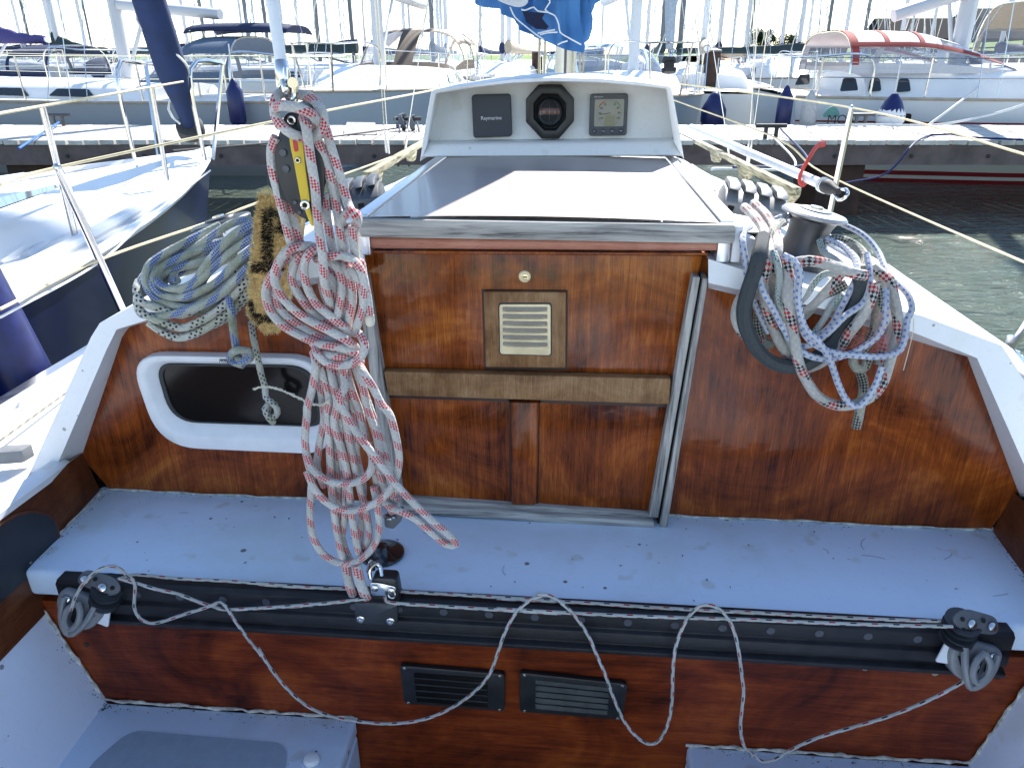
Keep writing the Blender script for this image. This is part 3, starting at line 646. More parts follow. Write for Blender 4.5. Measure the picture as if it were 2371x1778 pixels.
# ---- winches
def winch(o, name, tilt=(0, 0, 1), s_=1.0, m1='winch', m2='winchtop'):
    b = B(); P = [(.062, 0), (.062, .012), (.05, .02), (.046, .028), (.04, .055), (.041, .08), (.047, .094), (.056, .099)]
    b.lathe([(r * s_, h * s_) for r, h in P], o, tilt, 32); wn = part(b, name, m1, ang=30)
    b = B(); P = [(.056, .099), (.0635, .1005), (.0645, .104), (.06, .108), (.032, .111), (.03, .114), (.022, .115)]
    b.lathe([(r * s_, h * s_) for r, h in P], o, tilt, 32); part(b, 'winch_top', m2, wn, ang=30)
    ax = Vector(tilt).normalized()
    b = B(); b.lathe([(.013 * s_, 0), (.013 * s_, .004), (.006 * s_, .004)], Vector(o) + ax * .115 * s_, tilt, 8); part(b, 'winch_socket', 'steel', wn); return wn
WR = U(1845, 612, Y=1.53); winch(WR, 'winch', (.18, -.02, 1), 1.0)
b = B(); b.lathe([(.075, -.03), (.075, -.004), (.064, .0)], WR, (.18, -.02, 1), 30); part(b, 'winch_pad', 'white')
WL = U(556, 622, Y=1.53); winch(WL, 'winch', (-.26, -.02, 1), 1.0, 'frame', 'black')
b = B(); b.lathe([(.075, -.03), (.075, -.004), (.064, .0)], WL, (-.2, -.02, 1), 30); part(b, 'winch_pad', 'white')
# ---- rope clutches
def clutchbank(o, nlev, mat, rz, name, lw=.036):
    o = Vector(o); M4 = Matrix.Translation(o) @ Matrix.Rotation(rz, 4, 'Z') @ Matrix.Rotation(R(10) * (1 if o.x > 0 else -1), 4, 'Y'); W_ = lw * nlev
    b = B(); side = [(0, 0, 0), (0, .15, 0), (0, .15, .035), (0, .1, .06), (0, .03, .055), (0, -.01, .03)]
    b.prism([M4 @ Vector((-W_ / 2, y, z)) for _, y, z in side], (M4.to_3x3() @ Vector((W_, 0, 0)))); cb = part(b, name, mat, bevel=.003)
    for k in range(nlev):
        x = -W_ / 2 + lw * (k + .5)
        b = B(); b.prism([M4 @ Vector((x - lw * .36, y, z)) for y, z in ((.02, .058), (.1, .064), (.13, .05), (.15, .058), (.12, .078), (.03, .075), (.0, .062))], M4.to_3x3() @ Vector((lw * .72, 0, 0))); part(b, 'clutch_lever', mat, cb, bevel=.003)
        b = B(); b.prism([M4 @ Vector((x + dx, -.0108 + (.0 if dz < .02 else .004), dz)) for dx, dz in ((-.008, .008), (.008, .008), (.008, .022), (-.008, .022))], M4.to_3x3() @ Vector((0, .004, 0))); part(b, 'clutch_mouth', 'dark', cb)
    return cb
clutchbank(U(1745, 478, Y=2.05) + Vector((0, 0, -.03)), 4, 'clutch', R(-4), 'rope_clutch', .042)
clutchbank(U(838, 462, Y=2.05) + Vector((0, 0, -.03)), 3, 'dclutch', R(8), 'rope_clutch')
# ---- roof gear: handrails, rails, halyards led aft
def arc_rail(pts, name, nl=3):
    b = B(); m = len(pts) - 1
    P = [Vector(p) for p in pts]
    b.prism([p + Vector((0, 0, .035)) for p in (P[0], P[-1])] + [P[-1] + Vector((0, 0, .055)), P[0] + Vector((0, 0, .06))], (.03, 0, 0))
    for i in range(nl):
        p = P[0].lerp(P[-1], (i + .15) / nl); d = (P[-1] - P[0]).normalized(); w2 = .09
        b.prism([p - d * w2 + Vector((0, 0, .036)), p - d * .03, p + d * .03, p + d * w2 + Vector((0, 0, .036))], (.03, 0, 0))
    return part(b, name, 'rail', bevel=.004)
arc_rail([U(1834, 434, Y=2.4) - Vector((0, 0, .06)), U(1610, 322, Y=4.1) - Vector((0, 0, .06))], 'handrail'); arc_rail([U(838, 398, Y=2.45) - Vector((0, 0, .06)), U(992, 312, Y=4.0) - Vector((0, 0, .06))], 'handrail', 2)
for k in range(3):
    y0 = 1.9; x = .40 + .05 * k
    b = B(); b.tube([(x, 2.22, 1.245 - .02 * k), (x - .05, 3.05, 1.25 - .02 * k), (x * .3, 3.25, 1.26)], .004, 6); part(b, 'halyard', 'wwire')
    b = B(); b.tube([(-.51 - .05 * k, 2.24, 1.245 - .02 * k), (-.45 - .04 * k, 3.05, 1.25 - .02 * k), (-.2, 3.25, 1.26)], .004, 6); part(b, 'halyard', MAT['blue'] if k == 1 else 'wwire')
# ---- mast, boom
b = B(); rows = []
for z in [1.2 + i * .5 for i in range(22)]:
    s_ = 1 if z < 8 else 1 - (z - 8) * .09; rows.append([(-.055 + .042 * s_ * math.cos(a), 3.28 + .062 * s_ * math.sin(a), z) for a in [2 * math.pi * k / 20 for k in range(20)]])
b.grid(rows, True); MASTO = part(b, 'mast', plain('mast_alu', (.6, .59, .55), .35, .7, var=.06))
b = B(); b.box((-.06, 3.21, 1.25), (-.05, 3.225, 11)); part(b, 'mast_track', 'winch', MASTO)
for dx, dy in ((-.11, -.05), (-.085, -.09), (.03, -.1), (.06, -.06), (.075, .02)):
    b = B(); b.tube([(-.055 + dx, 3.28 + dy, 1.26), (-.055 + dx * .8, 3.28 + dy, 2.6), (-.055 + dx * .5, 3.28, 10)], .005 if dx < .05 else .004, 6); part(b, 'halyard', plain('old_halyard', (.4, .36, .26), .8))
BE, BS = Vector((-.37, 1.02, 2.12)), Vector((-.07, 3.16, 1.92))
b = B(); b.tube([BS, BE + Vector((-.015, -.12, 0))], .05, 16, flat=1.3); part(b, 'boom', 'alu')
# ---- stanchions, guard wires, shrouds
def stanch(base, top, name='stanchion'):
    base, top = Vector(base), Vector(top); b = B(); b.tube([base, base.lerp(top, .9), top], lambda t: .0125 if t < .8 else .010, 12); b.ball(top, .012, 8); sc_ = part(b, name, 'steel')
    b = B(); b.lathe([(.03, 0), (.03, .006), (.017, .01), (.016, .05)], base, (0, 0, 1), 16); part(b, 'stanchion_base', 'steel', sc_); return sc_
SL = [U(133, 388, X=-1.42), None]; SLt = U(133, 388, X=-1.42); SLm = U(235, 600, X=-1.42); SLb = Vector((-1.42, SLm.y + (SLm.y - SLt.y) * .8, .755)); stanch(SLb, SLt)
SRt = U(1972, 250, X=1.13); SRm = U(1905, 400, X=1.14); SRb = Vector((1.15, SRt.y + .12, .82)); stanch(SRb, SRt)
S2t, S2b = Vector((1.30, 1.95, 1.30)), U(2335, 815, Z=.77); stanch(S2b, S2t)
PUL = U(1240, 160, Y=5.9)
def wire(pts, name='guard_wire', mat='wire', r=.0042, sag=0):
    b = B(); b.tube(catmull(pts, .05) if len(pts) > 2 else pts, r, 6); return part(b, name, mat)
wire([U(0, 428, X=-1.42), SLt, U(700, 268, X=-1.0), U(994, 211, X=-.75), U(1245, 162, X=-.35)])
wire([U(0, 716, X=-1.42), SLm, U(489, 512, X=-1.3), U(595, 470, X=-1.22), U(830, 392, X=-1.02), U(990, 332, X=-.8)])
wire([U(0, 735, X=-1.43), SLm + Vector((-.01, 0, -.01)), U(350, 500, X=-1.62), U(487, 395, X=-1.7)], 'jackline', 'wwire', .0035)
wire([U(1540, 190, X=.5), SRt, U(2371, 357, X=1.25), Vector((1.31, 1.9, 1.31))])
wire([U(1560, 232, X=.55), U(1800, 322, X=1.0), SRm, U(2371, 607, X=1.27), S2t.lerp(S2b, .45)])
for (tx, ty, Yt), (bx, by, X_) in (((785, 0, 3.2), (898, 345, 0)),):
    pass
def shroud(xt, yt, xb, yb, Xb, name='shroud'):
    base = U(xb, yb, X=Xb); d = U(xt, yt, Y=base.y - .02) - base; b = B(); b.tube([base, base + d * 6], .0028, 6); s0 = part(b, name, 'steel')
    b = B(); b.tube([base + Vector((0, 0, -.01)), base + d.normalized() * .09], .006, 8); part(b, 'turnbuckle', 'steel', s0)
shroud(868, 0, 894, 350, -1.08); shroud(876, 20, 900, 352, -1.06); shroud(985, 40, 938, 345, -.98)
shroud(1634, 0, 1688, 352, .92); shroud(1758, 0, 1731, 372, .98); shroud(1786, 0, 1735, 374, .98)
# ---- left coaming deck gear
b = B(); o = U(28, 1068, Z=.775); b.prism(rrect([o + Vector(v) for v in ((-.03, -.02, 0), (.03, -.005, 0), (.035, .03, 0), (-.025, .02, 0))], .006), (0, 0, .03)); part(b, 'fairlead', 'clutch', bevel=.007)
b = B(); b.tube([U(0, 1020, Z=.775), U(155, 908, Z=.775)], .003, 6); part(b, 'deck_lashing', 'gk')

# ================================================================== mainsheet: coil, block, traveller car
def sy(fy): return 0.985 + 0.085 * max(0, min(1, (fy - 200) / 1200.0))
def ropepts(crop_xy, pts, lay=0.0):
    (x0, y0, s) = crop_xy; out = []
    for p in pts:
        fx, fy = x0 + p[0] / s, y0 + p[1] / s
        out.append(U(fx, fy, Y=sy(fy) + lay + (p[2] if len(p) > 2 else 0)))
    return out
KA, KB, KC = (560, 180, 3.7705), (560, 560, 3.7705), (600, 940, 3.4556)
SR = 0.0064
sheet = B()
def S(lay, *segs, r=SR):
    pts = []
    for k, p in segs: pts += ropepts(k, p, lay)
    sheet.rope(pts, r, 9, .006)
S(-.028, (KA, [(535, 350, .02), (565, 450), (600, 700), (640, 950), (660, 1200), (690, 1450)]), (KB, [(702, 90), (715, 250), (722, 370, .01), (750, 480, .025), (800, 600, .04)]))
S(.004, (KA, [(715, 400, .0), (740, 470), (800, 680), (870, 900), (925, 1100, -.01), (975, 1190, -.03), (1010, 1240, -.01), (985, 1300, .01), (900, 1310, .012), (872, 1240, .0), (930, 1180, -.02), (1005, 1190, -.015), (1000, 1290, .0), (930, 1350, .0), (880, 1340, .012), (900, 1270, .02)]))
S(.0, (KA, [(965, 1290), (975, 1400), (985, 1500), (1000, 1600)]), (KB, [(1040, 180), (1060, 300), (1095, 480), (1110, 600), (1118, 690)]))
S(.0, (KA, [(650, 520), (720, 700), (790, 950), (830, 1150), (862, 1380), (890, 1520)]), (KB, [(920, 190, .02), (940, 330, .03)]))
S(-.002, (KA, [(300, 520), (258, 620), (262, 780), (300, 950), (345, 1120), (385, 1280), (425, 1440)]), (KB, [(450, 100, .02)]))
S(.014, (KA, [(390, 1060), (450, 1250), (505, 1430), (560, 1560, .015)]))
S(.02, (KA, [(715, 1020), (740, 1200), (770, 1400), (800, 1530), (850, 1640)]))
# loops over the block
S(-.012, (KA, [(330, 420, .03), (285, 300), (292, 190), (360, 130, .02), (500, 150, .03), (620, 190, .02), (700, 300), (715, 410), (670, 490), (600, 530, .005), (480, 510, -.012), (380, 455, -.012), (310, 370, -.006), (282, 280, .0), (330, 245, -.02), (420, 250, -.03), (520, 275, -.028), (610, 320, -.02), (650, 390, .0), (640, 470, .02)]))
# head of the coil
S(-.012, (KB, [(660, 70, .03), (600, 35, .02), (430, 60), (330, 160), (285, 300), (320, 430), (420, 560), (560, 670), (750, 770, -.008), (900, 850, -.012), (985, 910, .0), (1000, 950, .02)]))
S(.002, (KB, [(700, 90, .03), (640, 70, .02), (520, 110), (445, 230), (440, 350), (520, 500), (640, 640), (780, 740), (900, 840, .01)]))
S(-.008, (KB, [(720, 110, .03), (660, 60, .01), (590, 100), (545, 200), (560, 360), (640, 530), (760, 640), (880, 740), (960, 810, .01)]))
S(.0, (KB, [(420, 130, .02), (330, 200, .01), (260, 300), (215, 400), (212, 500), (260, 625), (370, 740), (540, 835), (700, 900), (850, 960, -.01), (980, 985, -.005), (1010, 1010, .02)]))
S(.012, (KB, [(330, 250, .01), (285, 380), (300, 540), (370, 640), (520, 750), (700, 845), (880, 880), (1000, 930)]))
S(-.014, (KB, [(650, 150, .03), (760, 130), (880, 120), (980, 170), (1045, 260), (1070, 370), (1060, 480)]))
S(.0, (KB, [(700, 150, .02), (800, 190), (860, 270), (875, 380), (865, 480), (845, 600), (820, 690), (850, 780, .02)]))
S(.004, (KB, [(820, 150, .02), (900, 230), (945, 330), (965, 450), (960, 560), (935, 680), (920, 780, .02)]))
S(-.006, (KB, [(900, 200, .02), (980, 270), (1040, 370), (1062, 500), (1045, 620), (1005, 730), (975, 800, .01)]))
S(.012, (KB, [(740, 220, .02), (790, 310), (800, 420), (790, 520), (770, 620)]))
S(.018, (KB, [(700, 330), (715, 440), (760, 550), (800, 650)]))
S(.016, (KB, [(860, 240), (905, 380), (900, 520), (880, 640), (870, 740)]))
# seizing turns
S(-.024, (KB, [(640, 900, .03), (660, 980, .004), (740, 1055), (850, 1080), (960, 1060), (1050, 990), (1072, 900), (1030, 810, .012), (960, 790, .03)]))
S(-.018, (KB, [(620, 890, .03), (740, 905), (880, 925), (980, 965), (1020, 1020, .015)]))
S(-.016, (KB, [(650, 950, .02), (760, 990), (880, 1005), (985, 1020, .01), (1040, 1050, .03)]))
# hanging bights
S(-.008, (KB, [(625, 960, .02), (645, 1080), (615, 1280), (570, 1450)]), (KC, [(385, 60), (368, 250), (385, 420), (420, 560), (415, 720), (408, 880), (430, 1040), (500, 1170), (620, 1250), (740, 1255), (860, 1185), (935, 1080), (960, 960), (945, 800), (915, 640, .01)]))
S(-.02, (KC, [(372, 380, .01), (440, 520), (560, 600), (690, 622), (820, 590), (895, 510), (905, 400, .012), (880, 300, .03)]))
S(-.024, (KC, [(380, 520, .012), (460, 690), (590, 800), (740, 835), (900, 790), (1020, 700), (1090, 590, .01), (1120, 420, .01), (1090, 230), (1045, 70)]), (KB, [(1220, 1420), (1150, 1280), (1080, 1170), (1030, 1080, .02)]))
S(.012, (KB, [(690, 1030), (680, 1200)]), (KC, [(520, 80), (492, 250), (470, 400), (465, 500), (520, 640, .01)]))
for lay, kb, kc in ((.0, [(660, 1000, .02), (700, 1150), (760, 1350)], [(545, 60), (560, 250), (568, 450), (580, 680), (605, 900), (640, 1100), (675, 1250), (715, 1400), (745, 1495)]),
                    (-.006, [(760, 1040, .02), (790, 1200), (830, 1400)], [(600, 150), (660, 350), (700, 520), (725, 720), (745, 900), (775, 1080), (800, 1180, .01)]),
                    (.008, [(850, 1060), (860, 1250)], [(640, 0), (655, 200), (665, 420), (690, 640), (690, 860), (660, 1050, .01)]),
                    (.004, [(800, 1060, .01), (880, 1300)], [(690, 80), (720, 280), (765, 480), (805, 650), (845, 800), (870, 930), (880, 1020), (855, 1140, .01)]),
                    (.01, [(900, 1060, .02), (960, 1290)], [(800, 30), (835, 180), (875, 330), (935, 480), (985, 610), (1030, 740), (1060, 850), (1095, 800), (1105, 720)]),
                    (.002, [(960, 1040, .02), (1040, 1200)], [(860, 0), (915, 160), (955, 320), (960, 420), (930, 540, .01), (960, 700, .01), (950, 850)]),
                    (.016, [(820, 1080), (850, 1300)], [(600, 100), (620, 400), (630, 700), (640, 950), (690, 1150), (760, 1280)]),
                    (.018, [(900, 1080), (930, 1300)], [(760, 100), (780, 400), (830, 640), (820, 900), (800, 1130)]),
                    (.012, [(980, 1060), (1060, 1290)], [(900, 60), (1000, 350), (1050, 520), (1080, 680), (1050, 800)])):
    S(lay, (KB, kb), (KC, kc))
S(-.03, (KB, [(880, 1080, .03), (900, 1260, .01)]), (KC, [(640, -60), (690, 60), (760, 180), (860, 320), (950, 430), (1090, 620), (1250, 790), (1400, 930), (1530, 1040), (1575, 1105), (1500, 1105), (1390, 1020), (1260, 910), (1150, 850), (1080, 820, .02), (1000, 770, .03)]))
S(-.006, (KC, [(690, 1240), (705, 1350), (725, 1440), (748, 1500, .01)]), r=.0085)
S(-.012, (KC, [(775, 1260), (800, 1380), (835, 1480), (862, 1530, .01)]), r=.0095)
SHEET = sheet.build('mainsheet', 'sheet', label='thick white rope with red flecks, gathered in a long hanging coil before the bulkhead', cat='rope')
b = B(); p = ropepts(KB, [(1112, 640), (1120, 700)], 0)
b.tube([p[0], p[1]], lambda t: .0072, 9); b.ball(p[1], .0074, 8); b.build('whipped_end', 'fuzz', SHEET) if False else None
def child_of(b, name, mat, par): 
    """part of a one-mesh thing, given in place"""
    o = b.build(name, mat, kind='x'); del o['kind']; o.parent = par; o.matrix_parent_inverse = Matrix.Translation(-par.location); return o
child_of(b, 'whipped_end', 'fuzz', SHEET)
b = B()                                                     # chafed fluff
for i in range(900):
    s = rnd.choice(range(len(sheet.v))); p = sheet.v[s]; q = sheet.v[s - 1]
    d = Vector((rnd.gauss(0, 1), rnd.gauss(0, 1), rnd.gauss(0, 1))).normalized(); L = rnd.uniform(.001, .0028)
    k = d.orthogonal().normalized() * .00018; b.poly([p - k, p + k, p + d * L])
fz = child_of(b, 'chafe_fluff', 'fuzz', SHEET); fz['kind'] = 'stuff'
b = B()
for i in range(150):
    t = rnd.random(); p = ropepts(KA, [(1010 + rnd.gauss(0, 12), 1300 + t * 380)], 0)[0] + Vector((0, rnd.gauss(0, .004), 0))
    d = Vector((rnd.uniform(.2, 1), rnd.gauss(0, .5), rnd.uniform(-1.6, .2))).normalized(); L = rnd.uniform(.006, .018); k = Vector((0, 0, .00014)).cross(d).normalized() * .00015
    b.poly([p - k, p + k, p + d * L + Vector((0, 0, -.002))])
o = child_of(b, 'frayed_fibres', 'fuzz', SHEET); o['kind'] = 'stuff'

MB_ = empty('sheet_block', U(690, 560, Y=1.0), 'black mainsheet block with yellow lever plate hanging inside the red fleck rope', 'block')
def flat(pts, Y, d, name, mat, par, crop_=cA, bev=.002, rad=0):
    P = [crop_(x, y, Y=Y) for x, y in pts]; b = B(); b.prism(rrect(P, rad, 4) if rad else P, (0, d, 0)); return b.build(name, mat, par, bevel=bev)
chk = [(365, 330), (420, 300), (505, 310), (545, 470), (640, 560), (710, 690), (722, 900), (700, 1150), (640, 1230), (560, 1245), (470, 1195), (390, 1080), (320, 900), (282, 740), (285, 620), (320, 500)]
flat(chk, .99, .004, 'cheek', 'black', MB_, rad=.012); flat(chk, 1.016, .004, 'cheek', 'black', MB_, rad=.012)
b = B(); b.lathe([(.038, 0), (.032, .006), (.032, .014), (.038, .02)], cA(500, 840, Y=1.016), (0, -1, 0), 28); b.build('sheave', 'rubber', MB_)
flat([(402, 470), (470, 490), (530, 545), (555, 800), (596, 1090), (520, 1110), (455, 760), (420, 600)], .987, .003, 'lever_plate', 'yellow', MB_, rad=.004)
flat([(440, 540), (480, 545), (496, 640), (470, 652), (455, 640)], .9862, .001, 'lever_insert', 'red', MB_, rad=.003)
flat([(535, 1130), (592, 1130), (632, 1300), (600, 1300)], .985, .004, 'lever_tail', 'yellow', MB_)
for x, y, r, mt in ((435, 370, .0058, 'steel'), (490, 722, .0042, 'steel'), (553, 1112, .0066, 'steel'), (360, 655, .0048, 'grille'), (386, 795, .0048, 'grille'), (466, 1090, .0027, 'grille'), (506, 1176, .0027, 'grille')):
    b = B(); o = cA(x, y, Y=.9895 if mt == 'grille' else .9865); b.lathe([(r, 0), (r, .0012), (r * .85, .0018), (r * .55, .0018), (r * .5, .0014)], o, (0, -1, 0), 18); bo = b.build('bolt' if mt == 'steel' else 'rivet', mt, MB_)
    if mt == 'steel': b = B(); b.lathe([(r * .52, .0012), (r * .5, .002)], o, (0, -1, 0), 6); b.build('hex_socket', 'dark', bo)
b = B(); b.tube([cA(390, 250, Y=1.0), cA(400, 150, Y=.99), cA(372, 90, Y=.985)], .0045, 8); b.tube([cA(470, 250, Y=1.0), cA(455, 150, Y=1.0), cA(440, 60, Y=1.0)], .0045, 8); b.build('shackle', 'steel', MB_)
# strop from the boom
SP = empty('strop', U(648, 100, Y=.99), 'white plastic covered strop with steel toggle holding the mainsheet block', 'strop')
p0, p1 = z2(315, 505, Y=.99), z2(240, 0, Y=1.0); d = (p1 - p0).normalized()
b = B(); b.tube([p0, p1, p1 + d * .38], lambda t: .0074, 14); b.build('sleeve', 'frame', SP)
b = B(); b.lathe([(.0085, 0), (.0095, .008), (.0085, .022), (.007, .024)], p0 - d * .02, d, 18); b.build('ferrule', 'steel', SP)
for x, w_ in ((285, 1), (345, 1)):
    b = B(); b.prism(rrect([z2(x - 22, 530, Y=.985 if x < 300 else .978), z2(x + 20, 525, Y=.985 if x < 300 else .978), z2(x + 32, 690, Y=.985 if x < 300 else .978), z2(x - 10, 720, Y=.985 if x < 300 else .978)], .006), (0, .006, 0)); b.build('toggle_cheek', 'steel', SP, bevel=.0015)
b = B(); b.lathe([(.0065, 0), (.0065, .003), (.0045, .004), (.004, .03)], z2(408, 665, Y=.962), (-.6, 1, 0), 18); b.build('toggle_pin', 'steel', SP)
b = B(); b.tube(catmull([z2(330, 640, Y=.975), z2(345, 720, Y=.972), z2(375, 790, Y=.98), z2(420, 770, Y=.985), z2(425, 660, Y=.985)], .004), .004, 8); b.build('shackle', 'steel', SP)

# ---- traveller car and lower block
TC = empty('traveller_car', c3(860, 500, Y=1.06), 'dark traveller car with two bolts on the black track, carrying the lower sheet block', 'traveller')
b = B(); P = [c3(*p, Y=1.052) for p in ((697, 428), (1010, 446), (1010, 592), (708, 572))]; b.prism(rrect(P, (.001, .001, .006, .006)), (0, .008, 0)); b.build('car_plate', plain('car_grey', (.055, .06, .065), .35, .5), TC, bevel=.002)
b = B(); b.box((P[0].x, 1.053, P[0].z - .004), (P[1].x, 1.1, P[0].z + .001)); b.build('car_top', 'winch', TC, bevel=.002)
for x, y in ((746, 543), (964, 557)):
    b = B(); b.lathe([(.0078, 0), (.0078, .003), (.006, .004), (.0045, .004), (.004, .002)], c3(x, y, Y=1.052), (0, -1, 0), 18); b.build('bolt', 'steel', TC)
b = B(); P = [c3(*p, Y=1.062) for p in ((830, 245), (1000, 255), (1025, 400), (990, 440), (830, 430), (805, 330))]; b.prism(rrect(P, .008), (0, .028, 0)); b.build('lower_block', 'black', TC, bevel=.003)
b = B(); P = [c3(*p, Y=1.058) for p in ((803, 281), (885, 286), (1000, 314), (1003, 380), (820, 376))]; b.prism(rrect(P, .005), (0, .003, 0)); pl = b.build('block_strap', 'steel', TC, bevel=.001)
for x, y in ((847, 316), (968, 336)):
    b = B(); b.lathe([(.007, 0), (.007, .003), (.005, .0045)], c3(x, y, Y=1.0578), (0, -1, 0), 14); b.build('pin_head', 'steel', TC)
b = B(); b.tube(catmull([c3(985, 345, Y=1.054), c3(996, 370, Y=1.053), c3(985, 392, Y=1.053), c3(960, 390, Y=1.053), c3(945, 370, Y=1.054), c3(958, 335, Y=1.055)], .003), .0014, 6); b.build('split_ring', 'steel', TC)
b = B(); b.tube(catmull([c3(815, 250, Y=1.07), c3(808, 190, Y=1.075), c3(850, 140, Y=1.08), c3(885, 160, Y=1.08), c3(900, 240, Y=1.07)], .004), .0038, 8); b.tube(catmull([c3(800, 200, Y=1.08), c3(822, 130, Y=1.085), c3(835, 180, Y=1.09)], .004), .005, 8); b.build('shackle', 'steel', TC)
b = B(); o = cC(985, 1180, Z=.682); b.lathe([(.045, 0), (.044, .004), (.036, .008), (.02, .011), (.012, .02), (.0, .021)], o, (0, 0, 1), 30); PE = part(b, 'deck_pad_eye', plain('gloss_black', (.012, .012, .014), .12, coat=1))
b = B(); P = [cC(*p, Y=1.06) for p in ((1000, 900), (1138, 850), (1138, 920), (1075, 985), (1005, 970))]; b.prism(rrect(P, .004), (0, .022, 0)); CM = empty('cam_cleat', P[0], 'small grey cam cleat with steel collar caught in the foot of the sheet coil', 'cleat'); b.build('jaw', 'grille', CM, bevel=.002)
b = B(); b.tube([cC(1050 + 50 * math.cos(a), 885 + 14 * math.sin(a), Y=1.066 - .014 * math.sin(a)) for a in [R(i * 20) for i in range(18)]], .0028, 6, True); b.build('collar', 'steel', CM)

# ---- control blocks at both ends of the track
def endblock(px, py, flip, label, rotdeg):
    o = U(px, py, Y=1.05); e = empty('control_block', o, label, 'block'); M4 = Matrix.Translation(o) @ Matrix.Rotation(R(rotdeg), 4, 'Y') @ Matrix.Rotation(R(-12), 4, 'X'); f = -1 if flip else 1
    def T(x, y, z): return M4 @ Vector((x * f * .86, y * .9, z * .86))
    def V(x, y, z): return M4.to_3x3() @ Vector((x * f, y, z))
    SH = rrect([T(-.05, -.004, .03), T(-.056, -.006, -.002), T(-.034, -.008, -.042), T(.0, -.01, -.056), T(.034, -.008, -.044), T(.052, -.006, -.004), T(.046, -.004, .03)], .014)
    b = B(); b.prism(SH, V(0, .032, 0)); b.build('cleat_body', 'clutch', e, bevel=.006, seg=3)
    for sg in (-1, 1):
        b = B(); b.tube(catmull([T(.034 * sg, -.012, .02), T(.03 * sg, -.02, -.004), T(.02 * sg, -.026, -.03), T(.006 * sg, -.026, -.05), T(-.002 * sg, -.024, -.054)], .004), .0062, 8); b.build('fairlead_arm', 'clutch', e)
    b = B(); b.tube(catmull([T(.0, -.02, .024), T(-.014, -.028, .006), T(-.014, -.032, -.02), T(.0, -.032, -.036), T(.014, -.032, -.02), T(.014, -.028, .006), T(.0, -.02, .024)], .004), .0058, 8); b.build('fairlead_eye', 'clutch', e)
    b = B(); b.prism(rrect([T(-.009, -.013, .012), T(.009, -.013, .012), T(.009, -.016, -.03), T(-.009, -.016, -.03)], .008), V(0, .002, 0)); b.build('eye_hole', 'dark', e)
    for sx in (-.03, .03):
        b = B(); b.prism([T(sx - .007, -.0085, -.004), T(sx + .007, -.0085, -.004), T(sx * .8, -.011, -.022)], V(0, .003, 0)); b.build('side_hole', 'black', e)
        b = B(); b.lathe([(.007, 0), (.007, .003), (.004, .0045)], T(sx, -.007, .013), V(0, -1, .15), 14); sw = b.build('cross_head_screw', 'steel', e)
        b = B(); c_ = T(sx, -.012, .0137); b.bar(c_ - V(.0035, 0, 0), c_ + V(.0035, 0, 0), .0012, .0012, (0, 1, 0)); b.build('screw_slot', 'dark', sw)
    for k, z in enumerate((.034, .056)):
        c = T(.036, .008, .038 + .026 * k)
        b = B(); b.lathe([(.029, 0), (.029, .003), (.022, .006), (.022, .011), (.029, .014), (.029, .017)], T(.042, .012, .026 + .022 * k), V(.2, -.45, .9), 26); b.build('sheave', 'black', e)
    top = T(.05, -.002, .074)
    b = B(); b.prism(rrect([T(-.02, -.006, .058), T(.06, -.006, .048), T(.082, -.004, .072), T(.06, .002, .092), T(-.01, .004, .09)], .014), V(.0, -.005, .004)); b.build('side_plate', 'grille', e, bevel=.001)
    for sx, sz in ((.0, .075), (.04, .07)):
        b = B(); b.lathe([(.0075, 0), (.0075, .003), (.004, .0045)], T(sx, -.011, sz), V(0, -1, .5), 14); b.build('slotted_bolt', 'steel', e)
    for sx, sz in ((.02, .083), (.06, .075), (.052, .06), (.022, .064)):
        b = B(); b.lathe([(.0042, 0), (.0042, .0006)], T(sx, -.0098, sz), V(0, -1, .5), 10); b.build('lightening_hole', 'dark', e)
    b = B(); b.prism(rrect([T(.024, .006, -.03), T(.064, .006, -.034), T(.06, .006, .012), T(.045, .006, .012)], .004), V(0, .003, 0)); b.build('angle_plate', 'frame', e)
    return e
endblock(188, 1405, False, 'grey pulley and cam cleat at the left end of the traveller track', 18)
endblock(2255, 1520, True, 'grey pulley and cam cleat at the right end of the traveller track', 14)
# ---- traveller control line
line = B(); LR = .0031
def T_(crop_, pts, Y, r=LR): line.rope([crop_(p[0], p[1], Y=Y + (p[2] if len(p) > 2 else 0)) for p in pts], r, 8, .006)
T_(c2, [(860, 255), (1000, 222), (1300, 250), (1700, 270), (2212, 312)], 1.085); T_(c3, [(0, 292), (300, 312), (640, 325)], 1.085)
T_(c2, [(870, 250), (1000, 285), (1150, 330), (1300, 362), (1450, 420), (1560, 455), (1640, 475), (1800, 472), (2000, 460), (2212, 450)], 1.052); T_(c3, [(-5, 468), (250, 450), (500, 430), (640, 415), (780, 395)], 1.05)
T_(c2, [(520, 480, -.02), (545, 400, -.025), (600, 300, -.025), (700, 200, -.02), (800, 160, -.01), (860, 170), (930, 225), (985, 280), (985, 380), (985, 470), (1030, 545), (1110, 575), (1200, 560), (1350, 510), (1480, 470), (1560, 440), (1610, 425), (1650, 450), (1720, 560), (1800, 670), (1850, 738), (1888, 778), (1925, 835)], 1.046)
T_(c3, [(-5, 760), (80, 900), (200, 1050), (350, 1180), (520, 1255), (700, 1290), (900, 1310), (1100, 1300), (1280, 1255), (1450, 1170), (1600, 1055), (1690, 940), (1750, 780), (1800, 640), (1880, 500), (1980, 410), (2080, 370)], 1.046)
T_(c4, [(330, 268), (390, 262), (460, 290), (560, 365), (640, 450), (740, 600), (800, 740), (870, 900), (950, 1120), (1030, 1290), (1130, 1410), (1230, 1465), (1310, 1430), (1380, 1290), (1410, 1100), (1415, 900), (1430, 730), (1465, 600), (1520, 480), (1570, 410), (1640, 355), (1720, 350), (1800, 390), (1870, 470), (1920, 600), (1950, 750), (1975, 950), (1985, 1050), (1970, 1200), (1960, 1330), (1985, 1470), (2060, 1560)], 1.046)
